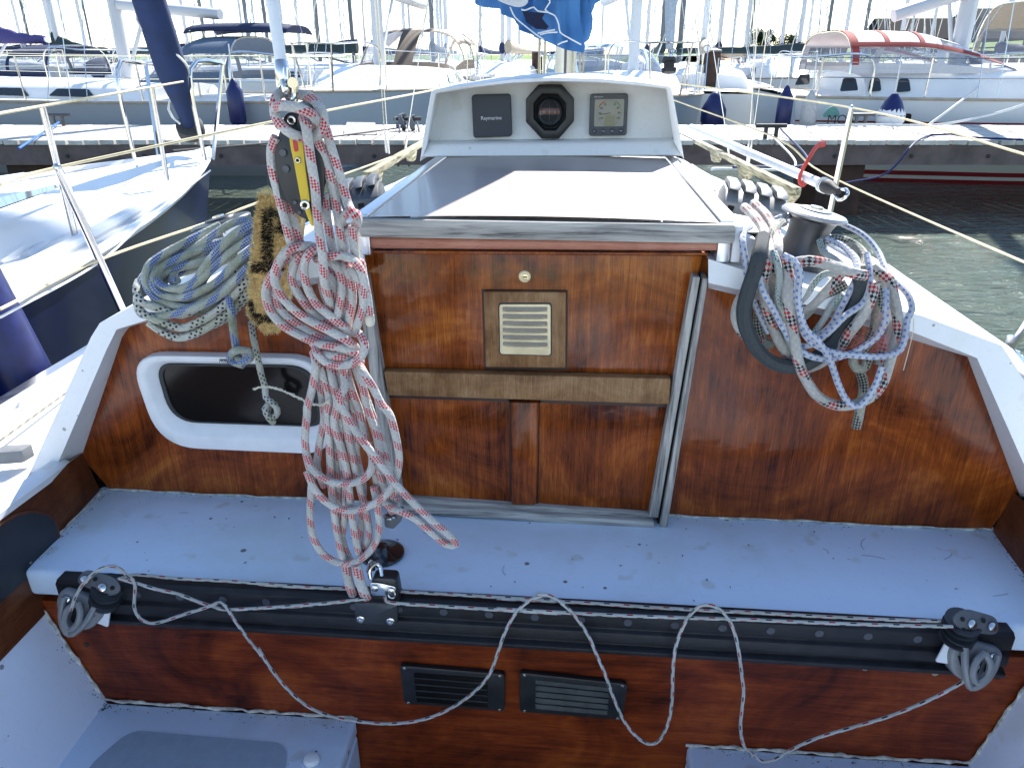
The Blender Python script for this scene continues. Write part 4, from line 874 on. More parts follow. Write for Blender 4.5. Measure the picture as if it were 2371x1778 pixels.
T_(c5, [(135, 1552), (165, 1585), (210, 1612), (290, 1595), (420, 1520), (600, 1440), (850, 1365), (1100, 1290), (1350, 1190), (1550, 1090), (1690, 1000), (1740, 930, -.015)], 1.046)
T_(c3, [(920, 385), (925, 412), (1000, 430), (1300, 450), (1700, 475), (2212, 505)], 1.05); T_(c4, [(0, 378), (600, 412), (1200, 440), (2117, 468)], 1.05); T_(c5, [(0, 595), (600, 620), (1200, 640), (1560, 648)], 1.052)
T_(c3, [(1030, 345), (1400, 365), (1800, 390), (2212, 415)], 1.083); T_(c4, [(0, 295), (700, 330), (1300, 370), (2117, 415)], 1.083); T_(c5, [(0, 540), (700, 580), (1300, 605), (1700, 610)], 1.083)
line.build('traveller_line', 'tl', label='thin white line with red dashes, draped in loose loops over the traveller track', cat='rope')

# ================================================================== brush and rope coils on the left
BR = empty('scrubbing_brush', U(620, 740, Y=1.27), 'stiff tan bristle brush with black marks standing behind the red fleck coil', 'brush')
out = [(2075, 95), (2330, 130), (2420, 200), (2380, 600), (2300, 900), (2245, 1190), (2120, 1215), (1985, 1060), (2000, 700), (2040, 330)]
YBR = 1.235; P = rrect([cL(x, y, Y=YBR) for x, y in out], .012)
b = B(); b.prism(P, (0, .03, .0)); b.build('backing', plain('coir_back', (.7, .46, .2), .95, var=.4, scale=90), BR, bevel=.008)
def inside(x, y, pg):
    c = False; j = len(pg) - 1
    for i in range(len(pg)):
        if (pg[i][1] > y) != (pg[j][1] > y) and x < (pg[j][0] - pg[i][0]) * (y - pg[i][1]) / (pg[j][1] - pg[i][1]) + pg[i][0]: c = not c
        j = i
    return c
blackp = [[(2110, 230), (2190, 215), (2195, 640), (2280, 640), (2280, 720), (2030, 720), (2030, 650), (2110, 640)], [(2005, 930), (2040, 940), (2050, 1040), (2140, 1060), (2240, 1020), (2300, 900), (2330, 960), (2230, 1110), (2080, 1120), (2010, 1030)], [(2195, 225), (2290, 300), (2290, 420), (2195, 420), (2195, 370), (2240, 360), (2240, 310), (2195, 290)]]
tan, blk = B(), B()
cnt = 0
while cnt < 12000:
    x, y = rnd.uniform(1970, 2430), rnd.uniform(80, 1230)
    if not inside(x, y, out): continue
    cnt += 1; p = cL(x, y, Y=YBR + .002); k_ = any(inside(x, y, q) for q in blackp)
    cx_, cy_ = (x - 2190) / 230, (y - 650) / 570
    d = Vector((rnd.gauss(cx_ * .5, .28), -1, rnd.gauss(-cy_ * .45, .28))).normalized(); L = rnd.uniform(.005, .009) + .004 * k_
    s = d.cross(Vector((rnd.gauss(0, 1), rnd.gauss(0, 1), rnd.gauss(0, 1)))).normalized() * .00055
    (blk if k_ else tan).poly([p - s, p + s, p + d * L + s * .4, p + d * L - s * .4])
for i in range(900):
    a = rnd.random() * len(P); i0 = int(a); p = P[i0].lerp(P[(i0 + 1) % len(P)], a - i0) + Vector((0, rnd.uniform(0, .028), 0)); c = sum(P, Vector()) / len(P)
    d = (p - c); d = Vector((d.x * 2.2, 0, d.z)).normalized() + Vector((rnd.gauss(0, .3), rnd.gauss(0, .3) - .2, rnd.gauss(0, .3))); d.normalize(); L = rnd.uniform(.005, .012)
    s = d.orthogonal().normalized() * .00055; tan.poly([p - s, p + s, p + d * L])
o = tan.build('bristles', 'coir', BR); o['kind'] = 'stuff'; o = blk.build('black_bristles', 'coirk', BR); o['kind'] = 'stuff'

def coil(name, mat, r, strands, label, cat='rope', n=9, Y0=1.3, crop_=cL, group=None):
    b = B()
    for st in strands: b.rope([crop_(p[0], p[1], Y=Y0 + (p[2] if len(p) > 2 else 0)) for p in st], r, n, .007)
    return b.build(name, mat, label=label, cat=cat, group=group)
BLU = [[(2030, 330, .02), (1880, 420), (1740, 560), (1630, 700), (1560, 800), (1450, 855), (1330, 850), (1265, 800), (1290, 755, .02), (1400, 700, .04), (1620, 640, .05), (1900, 560, .06)],
       [(2040, 520, -.005), (1900, 640, -.01), (1740, 800, -.01), (1600, 880, -.01), (1450, 930), (1300, 905), (1225, 830), (1240, 740, .01), (1340, 660, .03), (1560, 560, .05), (1800, 480, .07)],
       [(2040, 640), (1880, 790, -.01), (1700, 930, -.012), (1520, 1010, -.01), (1360, 980), (1230, 920), (1165, 810), (1180, 690, .01), (1280, 600, .03), (1500, 480, .06), (1760, 350, .1)],
       [(2040, 440, .01), (1860, 560), (1700, 700), (1560, 830, .0), (1420, 890, .01), (1310, 870, .02), (1320, 790, .03), (1400, 740, .05)],
       [(1980, 690, -.016), (1800, 880, -.02), (1600, 1000, -.022), (1400, 1060, -.02), (1240, 1080, -.01), (1120, 1050), (1100, 900), (1130, 790, .02), (1200, 700, .04)],
       [(2000, 300, .04), (1850, 340, .05), (1650, 470, .06), (1480, 600, .05), (1400, 720, .04), (1380, 800, .02), (1420, 790, .01)],
       [(1790, 420, .09), (1640, 450, .08), (1450, 540, .06), (1300, 640, .04), (1210, 740, .03), (1200, 860, .02), (1280, 940, .015), (1400, 960, .012), (1600, 900, .01), (1800, 760, .01), (2020, 560, .015)],
       [(1830, 900, -.01), (1850, 1040, -.03), (1870, 1200, -.02), (1890, 1330, -.012), (1900, 1400, -.012), (1940, 1440, -.03), (2000, 1420, -.03), (1990, 1360, -.02), (1900, 1350, -.03), (1845, 1390, -.02), (1860, 1440, -.015), (1950, 1470, -.02)]]
BLU += [[(p[0] + 30, p[1] + 42, (p[2] if len(p) > 2 else 0) + .022) for p in st] for st in BLU[:3]]
coil('rope_coil', 'blue', .0075, BLU, 'grey rope with blue flecks, coiled over the left winch beside the bristle brush')
BLK = [[(1990, 640, .015), (1900, 730, .01), (1780, 860), (1620, 990), (1450, 1070, -.004), (1260, 1010, -.01), (1130, 960, -.012), (1095, 870, .0), (1110, 800, .02)],
       [(2010, 730, .0), (1900, 880, -.01), (1760, 1020, -.016), (1600, 1120, -.02), (1450, 1170, -.02), (1280, 1120, -.02), (1150, 1060, -.018), (1100, 980, -.01), (1105, 900, .0)],
       [(2000, 830, .01), (1880, 1000, .0), (1720, 1130, -.01), (1560, 1220, -.012), (1420, 1250, -.012), (1290, 1200, -.012), (1190, 1130, -.01)],
       [(1760, 350, .1), (1620, 430, .09), (1500, 520, .07)],
       [(1995, 900, .012), (1850, 1060, .01), (1700, 1150, .008), (1500, 1180, .005), (1300, 1150, .005)]]
coil('rope_coil', 'blk', .0078, BLK, 'white rope with black flecks, lowest turns of the coil on the left winch', Y0=1.3)
coil('rope_tail', 'blk', .0066, [[(2010, 1130, .03), (2030, 1260), (2060, 1400), (2090, 1540), (2120, 1640), (2130, 1730, -.005), (2200, 1790, -.01), (2220, 1850, -.015), (2180, 1890, -.012), (2140, 1850, -.005), (2160, 1780, .0), (2120, 1820, -.012), (2150, 1890, -.018), (2190, 1930, -.01)]], 'hanging tail of black fleck rope with a knotted end before the port window', Y0=1.345)
b = B(); p = [cB(x, y, Y=1.08 + k) for x, y, k in ((100, 1285, .1), (200, 1265, .08), (330, 1290, .05), (470, 1350, .02), (600, 1410, .0), (700, 1420, -.05), (760, 1390, -.06))]
pp = catmull(p, .004)
for k in range(5): b.tube([v + Vector((rnd.gauss(0, .0008), rnd.gauss(0, .0008), rnd.gauss(0, .0012))) for v in pp], .0008, 4)
for i in range(120):
    v = rnd.choice(pp); d = Vector((rnd.gauss(0, 1), rnd.gauss(0, .4), rnd.gauss(0, 1))).normalized(); s = d.orthogonal().normalized() * .00025; b.poly([v - s, v + s, v + d * rnd.uniform(.002, .006)])
b.build('frayed_twine', 'fuzz', label='frayed strand of pale twine stretched before the port window to the coil', cat='twine')

# ================================================================== tangle of ropes on the right winch
def rc(name, mat, r, strands, label, n=9, Y0=1.31, cat='rope'): return coil(name, mat, r, strands, label, cat, n, Y0, cR)
RBK = [[(290, 345, .32), (380, 430, .22), (450, 540, .12), (480, 680, .02), (465, 820, -.01), (440, 960), (460, 1140), (510, 1280), (560, 1400), (620, 1510), (690, 1580, .02)],
       [(610, 740, .0), (640, 900, -.02), (630, 1050, -.03), (660, 1230, -.035), (690, 1400, -.035), (710, 1540, -.035), (760, 1680, -.03), (860, 1840, -.03), (990, 1920, -.03), (1130, 1930, -.03), (1290, 1870, -.03), (1390, 1760, -.03), (1440, 1620, -.02), (1480, 1480, -.01), (1520, 1330), (1510, 1180, .01), (1480, 1040, .02), (1450, 930, .03), (1320, 820, .05)],
       [(300, 1010, .015), (235, 1130), (225, 1250, -.005), (300, 1380, .0), (420, 1430, .01)],
       [(1060, 880, .04), (960, 1000, .03), (850, 1110, .03), (740, 1180, .03), (640, 1260, .02)],
       [(1330, 960, .0), (1300, 1080, -.01), (1230, 1220, -.01), (1130, 1350, -.01), (1040, 1480, .0), (900, 1590, .01), (780, 1640, .01)],
       [(700, 790, -.01), (800, 775, -.02), (950, 800, -.02), (1080, 850, -.02), (1180, 880, -.02), (1250, 890, -.01)]]
RBK += [[(p[0] + 75, p[1] - 30, (p[2] if len(p) > 2 else 0) + .022) for p in RBK[0]], [(p[0] - 60, p[1] - 40, (p[2] if len(p) > 2 else 0) + .022) for p in RBK[4]], [(p[0] - 70, p[1] - 10, (p[2] if len(p) > 2 else 0) + .03) for p in RBK[1][12:]]]
rc('rope_coil', 'rb', .0096, RBK, 'thick pale rope with red and black flecks hanging in loops from the right winch')
BW = [[(340, 500, .1), (285, 540, .04), (275, 640), (300, 780, -.01), (310, 900, -.005), (320, 1000), (380, 1140, .01), (480, 1350, .01)],
      [(600, 730, -.03), (690, 780, -.04), (735, 880, -.045), (720, 1020, -.045), (730, 1170, -.045), (780, 1320, -.045), (880, 1420, -.05), (960, 1540, -.05), (1000, 1640, -.05), (1040, 1760, -.05), (1100, 1880, -.05), (1180, 1940, -.05), (1260, 1890, -.05), (1340, 1760, -.045), (1390, 1620, -.04)],
      [(410, 900, -.02), (440, 1020, -.025), (520, 1160, -.025), (600, 1310, -.03), (690, 1450, -.03), (800, 1530, -.035), (950, 1560, -.035), (1100, 1530, -.03), (1230, 1470, -.03), (1350, 1380, -.03), (1410, 1270, -.03), (1420, 1130, -.02), (1420, 1000, .0)],
      [(670, 900, -.02), (690, 1050, -.025), (720, 1200, -.03), (760, 1340, -.03), (850, 1440, -.035), (1000, 1510, -.04), (1180, 1530, -.04), (1380, 1540, -.04), (1520, 1500, -.03), (1570, 1400, -.02), (1590, 1250), (1630, 1160, .01), (1600, 1050, .03), (1500, 940, .06), (1420, 840, .1), (1350, 690, .16), (1230, 560, .2), (1050, 470, .24)],
      [(1270, 720, .05), (1290, 850, .02), (1290, 1000, .0), (1230, 1120, -.01), (1100, 1210, -.02), (980, 1330, -.02), (880, 1410, -.02), (780, 1460, -.02), (680, 1440, -.01)],
      [(470, 480, .18), (560, 430, .2), (640, 420, .22)],
      [(950, 600, .16), (1080, 660, .12), (1170, 760, .07), (1190, 870, .03), (1150, 980, .015), (1080, 1120, .01), (980, 1290, .01), (860, 1390, .01)]]
rc('rope_coil', 'bw', .0058, BW, 'thin white braided line with blue ticks tangled over the right winch ropes', 8)
rc('webbing_strap', 'strap', .0135, [[(440, 590, .06), (410, 720, -.01), (370, 870, -.02), (315, 1030, -.02), (285, 1180, -.02), (310, 1330, -.02), (390, 1480, -.02), (520, 1590, -.02), (680, 1620, -.02), (820, 1580, -.015), (950, 1480, .0), (1060, 1340, .01), (1140, 1200, .012), (1200, 1040, .012), (1225, 880, .015)]], 'dark grey webbing strap looped low beneath the right winch ropes', 8, cat='strap')
rc('rope_coil', 'gk', .009, [[(480, 700, .04), (510, 560, .09), (560, 480, .14), (600, 470, .2)], [(590, 780, .01), (610, 880, .0), (590, 1000, .005), (600, 1100, .01)], [(400, 1180, .025), (400, 1300, .02), (440, 1420, .02), (520, 1440, .02)], [(1110, 960, .03), (980, 1030, .035), (860, 1120, .035), (760, 1220, .035), (660, 1300, .03)], [(900, 620, .17), (1040, 600, .16), (1180, 660, .14), (1260, 760, .1), (1240, 850, .05)]], 'olive rope with dark flecks, half buried in the tangle on the right winch')
rc('rope_tail', 'gk', .009, [[(1350, 950, .03), (1370, 1080, .025), (1350, 1200, .02), (1320, 1350, .015), (1240, 1480, .012), (1160, 1550, .01), (1180, 1630, .005), (1240, 1640, .004), (1280, 1550, .01)], [(1210, 1650, .02), (1240, 1750, .015), (1240, 1830, .01), (1220, 1920, .01), (1200, 2030, .008), (1180, 2110, .006)]], 'knotted olive rope end with dark flecks, its cut tail hanging lowest under the right winch')
rc('rope_coil', 'gn', .0062, [[(520, 700, .0), (555, 800, -.02), (570, 920, -.022), (560, 1050, -.02), (580, 1180, -.015), (610, 1300, -.01), (640, 1420, .0), (650, 1560, .0)], [(1080, 1040, .02), (990, 1130, .02), (920, 1250, .02), (840, 1360, .015)], [(890, 610, .16), (920, 700, .14), (1010, 760, .12), (1070, 820, .08), (1050, 880, .04), (930, 880, .03), (850, 950, .03), (780, 1060, .03), (720, 1120, .03)]], 'pale rope with small green flecks wound among the right winch ropes', 8)
b = B()
for i in range(420):
    t = rnd.random(); x, y = (1400 + rnd.gauss(0, 35), 1180 + 330 * rnd.random()) if t < .55 else (1160 + 260 * rnd.random(), 1420 + rnd.gauss(0, 45))
    p = cR(x, y, Y=1.28 + rnd.gauss(0, .006)); d = Vector((rnd.gauss(-.2, 1), rnd.gauss(0, .5), rnd.gauss(-.3, .8))).normalized(); L = rnd.uniform(.008, .02); s = d.orthogonal().normalized() * .00018
    m_ = p + d * L * .5 + Vector((0, 0, .003)); b.poly([p - s, p + s, m_ + s, m_ - s]); b.poly([m_ - s, m_ + s, p + d * L - s * .2, p + d * L + s * .2])
b.build('frayed_fibres', 'pinkf', label='wisp of pink frayed fibres on the ropes below the right winch', cat='fibres')['kind'] = 'stuff'
b = B(); b.tube(catmull([cR(1640, 1230, Y=1.3), cR(1640, 1330, Y=1.3), cR(1600, 1500, Y=1.3), cR(1560, 1650, Y=1.3)], .01), .0009, 5); b.build('loose_thread', 'fuzz', label='single loose pale thread hanging right of the rope tangle', cat='thread')
# ---- spinnaker pole, red strap, fender
pa, pb = U(1600, 296, Y=3.9), U(1905, 428, Y=2.75)
SPN = empty('spinnaker_pole', (pa + pb) / 2, 'white pole with black end fitting lashed along the right side rail', 'pole')
b = B(); b.tube([pa, pb], .017, 14); b.build('tube', 'frame', SPN)
d = (pb - pa).normalized(); b = B(); b.lathe([(.022, 0), (.024, .01), (.024, .05), (.015, .07), (.012, .1)], pb, d, 16); b.build('end_fitting', 'rubber', SPN)
b = B(); b.tube(catmull([pb + d * .08, pb + d * .12 + Vector((.01, 0, .012)), pb + d * .15, pb + d * .13 + Vector((-.01, 0, -.02)), pb + d * .08 + Vector((0, 0, -.015))], .006), .006, 8); b.build('jaw', 'steel', SPN)
b = B()
for k in range(3): b.tube([pb + d * (.0 + .01 * k) + Vector((.024 * math.cos(a), 0, .024 * math.sin(a))) for a in [R(i * 24) for i in range(15)]], .003, 5, True)
b.build('lashing', 'wwire', SPN)
b = B(); pts = catmull([z4(620, 1150, Y=2.95), z4(560, 1170, Y=2.9), z4(490, 1270, Y=2.85), z4(430, 1380, Y=2.85), z4(415, 1450, Y=2.84), z4(445, 1475, Y=2.86), z4(480, 1440, Y=2.88)], .01); b.tube(pts, .011, 8, flat=.4); b.build('tie_strap', 'red', label='red webbing strap tying the white pole to the right stanchion', cat='strap')
# ---- sail in its cover at the mast end of the boom
SAIL = plain('cover_blue', (.04, .15, .36), .85, var=.12, scale=6, bmp=.1); SAILD = plain('cover_navy', (.008, .012, .04), .85, var=.2)
SC = empty('sail_cover', (-.11, 2.9, 1.62), 'blue canvas sail cover with white lacing, hanging at the mast', 'sail cover')
low = [(1085, -40), (1112, 12), (1145, 22), (1185, 50), (1225, 78), (1262, 96), (1300, 112), (1346, 124), (1352, 95), (1368, 55), (1382, 10), (1392, -50)]
rows = []; m = len(low)
def lowp(t):
    f_ = t * (m - 1); i = min(m - 2, int(f_)); a = f_ - i; return (low[i][0] + (low[i + 1][0] - low[i][0]) * a, low[i][1] + (low[i + 1][1] - low[i][1]) * a)
for i in range(141):
    t = i / 140; x, y = lowp(t); ang = (t - .5) * 3.6; Yd = 2.86 + .20 * (1 - math.cos(ang)) ; p = U(x, y, Y=Yd); r = []
    top = Vector((-.08 + .16 * math.sin(ang), 2.98 - .14 * math.cos(ang), 2.16 + .05 * math.cos(ang)))
    for k in range(17):
        s = k / 16; q = p.lerp(top, s); fold = .012 * math.sin(t * 62 + s * 7) * (1 - .3 * s) + .018 * math.sin(t * 21 - s * 11) + .008 * math.sin(t * 95 + s * 16)
        r.append(q + Vector((math.sin(ang), -math.cos(ang), 0)) * fold)
    rows.append(r)
b = B(); b.grid(rows); o = b.build('cover_skirt', SAIL, SC, ang=80)
b = B(); b.ball((-.08, 2.98, 2.02), .15, 18, (1, .95, 1.15)); b.build('cover_collar', SAIL, SC)
rows = []
for i in range(25):
    t = i / 24; c = BS.lerp(BE, t) + Vector((0, 0, .1)); s_ = .19 - .03 * t
    rows.append([c + Vector((s_ * 1.02 * math.cos(a) * (1 + .08 * math.sin(9 * t + 3 * a)), 0, s_ * 1.1 * math.sin(a) * (1 + .06 * math.sin(14 * t + 2 * a)))) for a in [2 * math.pi * k / 22 for k in range(22)]])
b = B(); b.grid(rows, True); b.face(list(range(22))[::-1]); b.face([24 * 22 + k for k in range(22)]); b.build('cover_body', SAIL, SC, ang=80)
b = B(); b.prism([z3(x, y, Y=2.745) for x, y in ((378, 90), (560, 110), (535, 150), (590, 215), (570, 240), (490, 235), (410, 180))], (0, .01, 0)); b.build('open_flap', SAILD, SC)  # dark patch painted as the shade inside the cover's opening
b = B(); b.prism(rrect([z3(x, y, Y=2.74) for x, y in ((140, -20), (430, -10), (415, 40), (350, 65), (230, 30))], .02), (0, .012, 0)); b.build('sail_bunt', plain('sail_cloth', (.6, .6, .6), .8, var=.05), SC, bevel=.004)
b = B(); LW = .0026
for pts in ([(280, 60), (320, 140), (400, 210), (490, 280), (550, 320)], [(590, -10), (600, 20), (560, 80), (590, 105), (640, 130), (670, 200), (680, 260), (740, 300), (850, 360)], [(370, 80), (400, 85), (470, 60), (500, 90), (580, 100)], [(500, 270), (560, 255), (640, 240)], [(520, 280), (580, 265), (660, 260)], [(660, 360), (700, 340), (740, 330)]):
    b.tube(catmull([z3(x, y, Y=2.735) for x, y in pts], .01), LW, 6)
b.build('lacing', 'wwire', SC)
# ---- bits of leaf and dirt lying about
b = B()
for i in range(46):
    if rnd.random() < .7: x, y, z = rnd.uniform(-.98, .82), rnd.uniform(1.12, 1.38), .6815
    else: x, y, z = rnd.uniform(-.95, -.45), rnd.uniform(.75, 1.1), .339
    s = rnd.uniform(.0012, .0042); a = rnd.random() * 6.3; u_, v_ = Vector((math.cos(a), math.sin(a), .1)) * s, Vector((-math.sin(a), math.cos(a), .2)) * s * rnd.uniform(.2, .6); o = Vector((x, y, z))
    b.poly([o - u_, o + v_, o + u_ * rnd.uniform(.6, 1.5), o - v_])
for i in range(70):
    o = U(225, 1625, Z=.339) + Vector((rnd.gauss(0, .02), -abs(rnd.gauss(0, .014)), .0005)); s = rnd.uniform(.001, .004); a = rnd.random() * 6.3
    u_, v_ = Vector((math.cos(a), math.sin(a), rnd.uniform(-.2, .5))) * s, Vector((-math.sin(a), math.cos(a), .2)) * s * .6; b.poly([o - u_, o + v_, o + u_, o - v_])
for i in range(420):
    e_ = rnd.choice((((-1.04, 1.392, .6815), (-.36, 1.392, .6815)), ((.24, 1.392, .6815), (.9, 1.392, .6815)), ((-1.05, 1.39, .6815), (-1.04, 1.13, .6815)), ((.9, 1.39, .6815), (.87, 1.13, .6815)), ((-.95, 1.1, .339), (-.43, 1.1, .339)), ((-.955, 1.1, .345), (-1.03, 1.1, .56)), ((.28, 1.1, .329), (.8, 1.1, .329))))
    o = Vector(e_[0]).lerp(Vector(e_[1]), rnd.random()) + Vector((rnd.gauss(0, .004), -abs(rnd.gauss(0, .009)), .0003)); s = rnd.uniform(.0006, .0024); a = rnd.random() * 6.3
    u_, v_ = Vector((math.cos(a), math.sin(a), rnd.uniform(-.1, .3))) * s, Vector((-math.sin(a), math.cos(a), .2)) * s * rnd.uniform(.3, .8); b.poly([o - u_, o + v_, o + u_, o - v_])
for i in range(9):
    c = Vector((rnd.uniform(-.9, .8), rnd.uniform(1.16, 1.36), .6808)); r_, a0, w_ = rnd.uniform(.03, .12), rnd.random() * 6.3, rnd.uniform(.3, 1.0)
    b.tube([c + Vector((r_ * math.cos(a0 + w_ * k / 8), r_ * .5 * math.sin(a0 + w_ * k / 8), 0)) for k in range(9)], .00035, 4)
b.build('leaf_debris', 'mud', label='dead leaf bits and dirt scattered on the bridge deck and seat corner', cat='debris')['kind'] = 'stuff'

# ================================================================== water, bank, jetty
def water_mat():
    m, t, b = newmat('water'); v = coords(t, (1, 1, 1))
    b.inputs['Base Color'].default_value = (.115, .145, .115, 1); b.inputs['Roughness'].default_value = .04; b.inputs['IOR'].default_value = 1.33
    n1 = noise(t, coords(t, (1.4, 3.6, 1)), 1.7, 3, .6, .5); n2 = noise(t, coords(t, (2.2, 6.5, 1)), 2.6, 3, .6, .8); n3 = noise(t, v, .25, 2)
    h = mth(t, 'ADD', mth(t, 'MULTIPLY', n1, 1.0), mth(t, 'MULTIPLY', n2, mth(t, 'MULTIPLY', n3, .9)))
    bump(t, b, h, 1.0, .16); return m
b = B(); b.grid([[(x, y, 0) for x in (-900, -60, 60, 900)] for y in (-60, 30, 80, 1500)]); b.build('water', water_mat(), kind='structure')
GR = plain('bank_grass', (.13, .2, .04), .95, var=.35, scale=1.2)
b = B(); rows = []
for x in [16 + i * 6 for i in range(40)]:
    kz = min(.72, .36 + max(0, x - 16) * .012); rows.append([(x, y, z * kz + .1 * math.sin(x * .3 + y)) for y, z in ((46 - .1 * x, -.3), (50 - .1 * x, .9), (60, 2.3), (72, 3.6), (80, 4.4), (100, 4.5), (420, 4.2))])
b.grid(rows); b.build('grass_bank', GR, kind='structure')
b = B(); b.grid([[(x, y, z) for y, z in ((150, -.3), (156, .8), (180, 1.6), (400, 1.8))] for x in (-300, -150, -60, 10, 70, 110)]); b.build('far_shore', GR, kind='structure')
PLK = plain('jetty_planks', (.5, .48, .44), .8, var=.28, scale=7, bmp=.3); JB = plain('jetty_timber', (.13, .095, .09), .75, var=.35, scale=5, bmp=.4)
JT = empty('jetty', (-.6, 8.0, 0), 'grey plank jetty on timber beams crossing behind the foreground boat', 'jetty')
jd = Vector((math.cos(R(4.74)), math.sin(R(4.74)), 0)); jn = Vector((-jd.y, jd.x, 0)); j0 = Vector((-.6, 8.02, .8))
b = B()
for i in range(-92, 76):
    o = j0 + jd * (i * .166) + jn * rnd.uniform(-.012, .012); w_ = .144; zt = rnd.uniform(-.003, .003)
    b.prism([o + Vector((0, 0, zt)), o + jd * w_ + Vector((0, 0, zt)), o + jd * w_ + jn * 1.85 + Vector((0, 0, zt)), o + jn * 1.85 + Vector((0, 0, zt))], (0, 0, -.045))
b.build('deck_planks', PLK, JT)['kind'] = 'stuff'
for off, h in ((.03, .2), (1.7, .2), (.86, .16)):
    b = B(); o = j0 + jn * off + Vector((0, 0, -.05)); b.prism([o - jd * 15, o + jd * 12.5, o + jd * 12.5 + jn * .09, o - jd * 15 + jn * .09], (0, 0, -h)); b.build('beam', JB, JT)
PILE = plain('rusty_pile', (.05, .026, .018), .85, var=.5, scale=6, bmp=.4)
for s in (-11.5, -5.2, 3.45, 9.2):
    b = B(); o = j0 + jd * s + jn * .2 + Vector((0, 0, -.25)); q = rrect([o + jd * .25 - jn * .06, o + jd * .25 + jn * .45, o - jd * .25 + jn * .45, o - jd * .25 - jn * .06], .03, 3); b.prism(q, (0, 0, -1.6)); b.build('pile', PILE, JT)
for s in range(-15, 13):
    b = B(); b.lathe([(.02, 0), (.02, .012), (.01, .016)], j0 + jd * (s * .8 + .1) + jn * .028 + Vector((0, 0, -.16)), -jn, 8); b.build('beam_bolt', 'rubber', JT)
def cleat(px, py, dark, label):
    o = U(px, py, Z=.8); e = empty('dock_cleat', o, label, 'cleat'); m = 'rubber' if dark else 'winch'
    b = B(); b.tube([o + jd * -.16 + Vector((0, 0, .13)), o + jd * .16 + Vector((0, 0, .13))], .022, 8); b.build('horn_bar', m, e)
    for s in (-.05, .06):
        b = B(); b.tube([o + jd * s, o + jd * s + Vector((0, 0, .12))], .022, 8); b.build('leg', m, e)
    return o
k1 = cleat(137, 292, False, 'grey cleat on the jetty behind the left stanchion'); k2 = cleat(945, 303, True, 'dark cleat wrapped in mooring rope left of the instrument pod')
k3 = cleat(1782, 322, True, 'dark cleat at the jetty edge right of the instrument pod'); k4 = cleat(1990, 292, False, 'pale cleat on the jetty before the red trimmed yacht')
b = B(); o = k2
for i in range(9):
    c = o + jd * rnd.uniform(-.12, .12) + Vector((0, 0, .1 + rnd.uniform(-.03, .03))); b.tube([c + jd * .02 * math.sin(a * 2) + Vector((0, .06 * math.cos(a), .055 * math.sin(a))) for a in [R(24 * q) for q in range(15)]], .011, 6, True)
for dx in (-.1, .0, .12): b.tube(catmull([o + jd * dx + Vector((0, -.05, .1)), o + jd * (dx + .05) + Vector((0, -.25, -.05)), o + jd * (dx - .05) + Vector((0, -.4, -.35))], .05), .011, 6)
b.build('mooring_rope', plain('grey_mooring', (.16, .17, .19), .9, var=.3), label='grey mooring rope wound thickly round the dark cleat', cat='rope')
b = B(); b.prism([U(795, 312, Z=.81), U(873, 312, Z=.81), U(868, 284, Z=.9), U(803, 283, Z=.9)], (0, .03, -.02)); b.build('service_flap', plain('flap_grey', (.3, .29, .27), .6), label='grey tilted panel lying on the jetty left of the rope wrapped cleat', cat='panel')
def mline(pts, r, mat, label, sag=0.0):
    P = [Vector(p) for p in pts]; b = B()
    if sag: P = [P[0], P[0].lerp(P[1], .5) - Vector((0, 0, sag)), P[1]]
    b.tube(catmull(P, .06), r, 6); return b.build('mooring_line', mat, label=label, cat='rope')
mline([k3 + Vector((.1, 0, .1)), z4(480, 1300, Y=6.6), Vector((1.0, 5.0, .95))], .009, 'navy', 'dark blue mooring line running down from the dark cleat by the pod')
mline([k3 + Vector((0, 0, .05)), z4(380, 1330, Y=6.8), Vector((.85, 4.9, .95))], .010, 'wwire', 'white and blue mooring line from the dark cleat toward the foreground boat')
mline([z4(2371 - 160, 1120, Z=.83), z4(1800, 1100, Z=.83), z4(1620, 1075, Z=.83), z4(1540, 1080, Z=.82), z4(1470, 1080, Z=.81), z4(1330, 1150, Y=8.0), z4(1180, 1330, Y=7.95), z4(1060, 1410, Y=7.9), z4(780, 1465, Y=7.7)], .011, 'navy', 'dark rope lying on the jetty and sagging past the rusty pile')
mline([k2 + Vector((-.1, 0, .03)), U(400, 350, Y=5.3)], .008, 'rubber', 'thin dark mooring line from the wrapped cleat to the navy hulled bow', .02)
mline([k1 + Vector((.05, -.05, .05)), z1(150, 1190, Y=6.6)], .011, plain('bright_blue', (.02, .12, .5), .8), 'bright blue rope tied at the cleat behind the left stanchion')
mline([z4(1450, 1000, Z=.83), z4(1640, 860, Y=10.2), z4(1900, 650, Y=11.2), z4(1950, 480, Y=11.6)], .014, 'wwire', 'white mooring line rising from the jetty to the red trimmed yacht')
mline([z4(560, 1010, Z=.83), z4(1000, 1000, Z=.83), z4(1500, 1000, Z=.84), z4(1900, 930, Y=9.6), z4(2212, 840, Y=9.8)], .014, 'wwire', 'white rope lying along the jetty before the pale cleat')

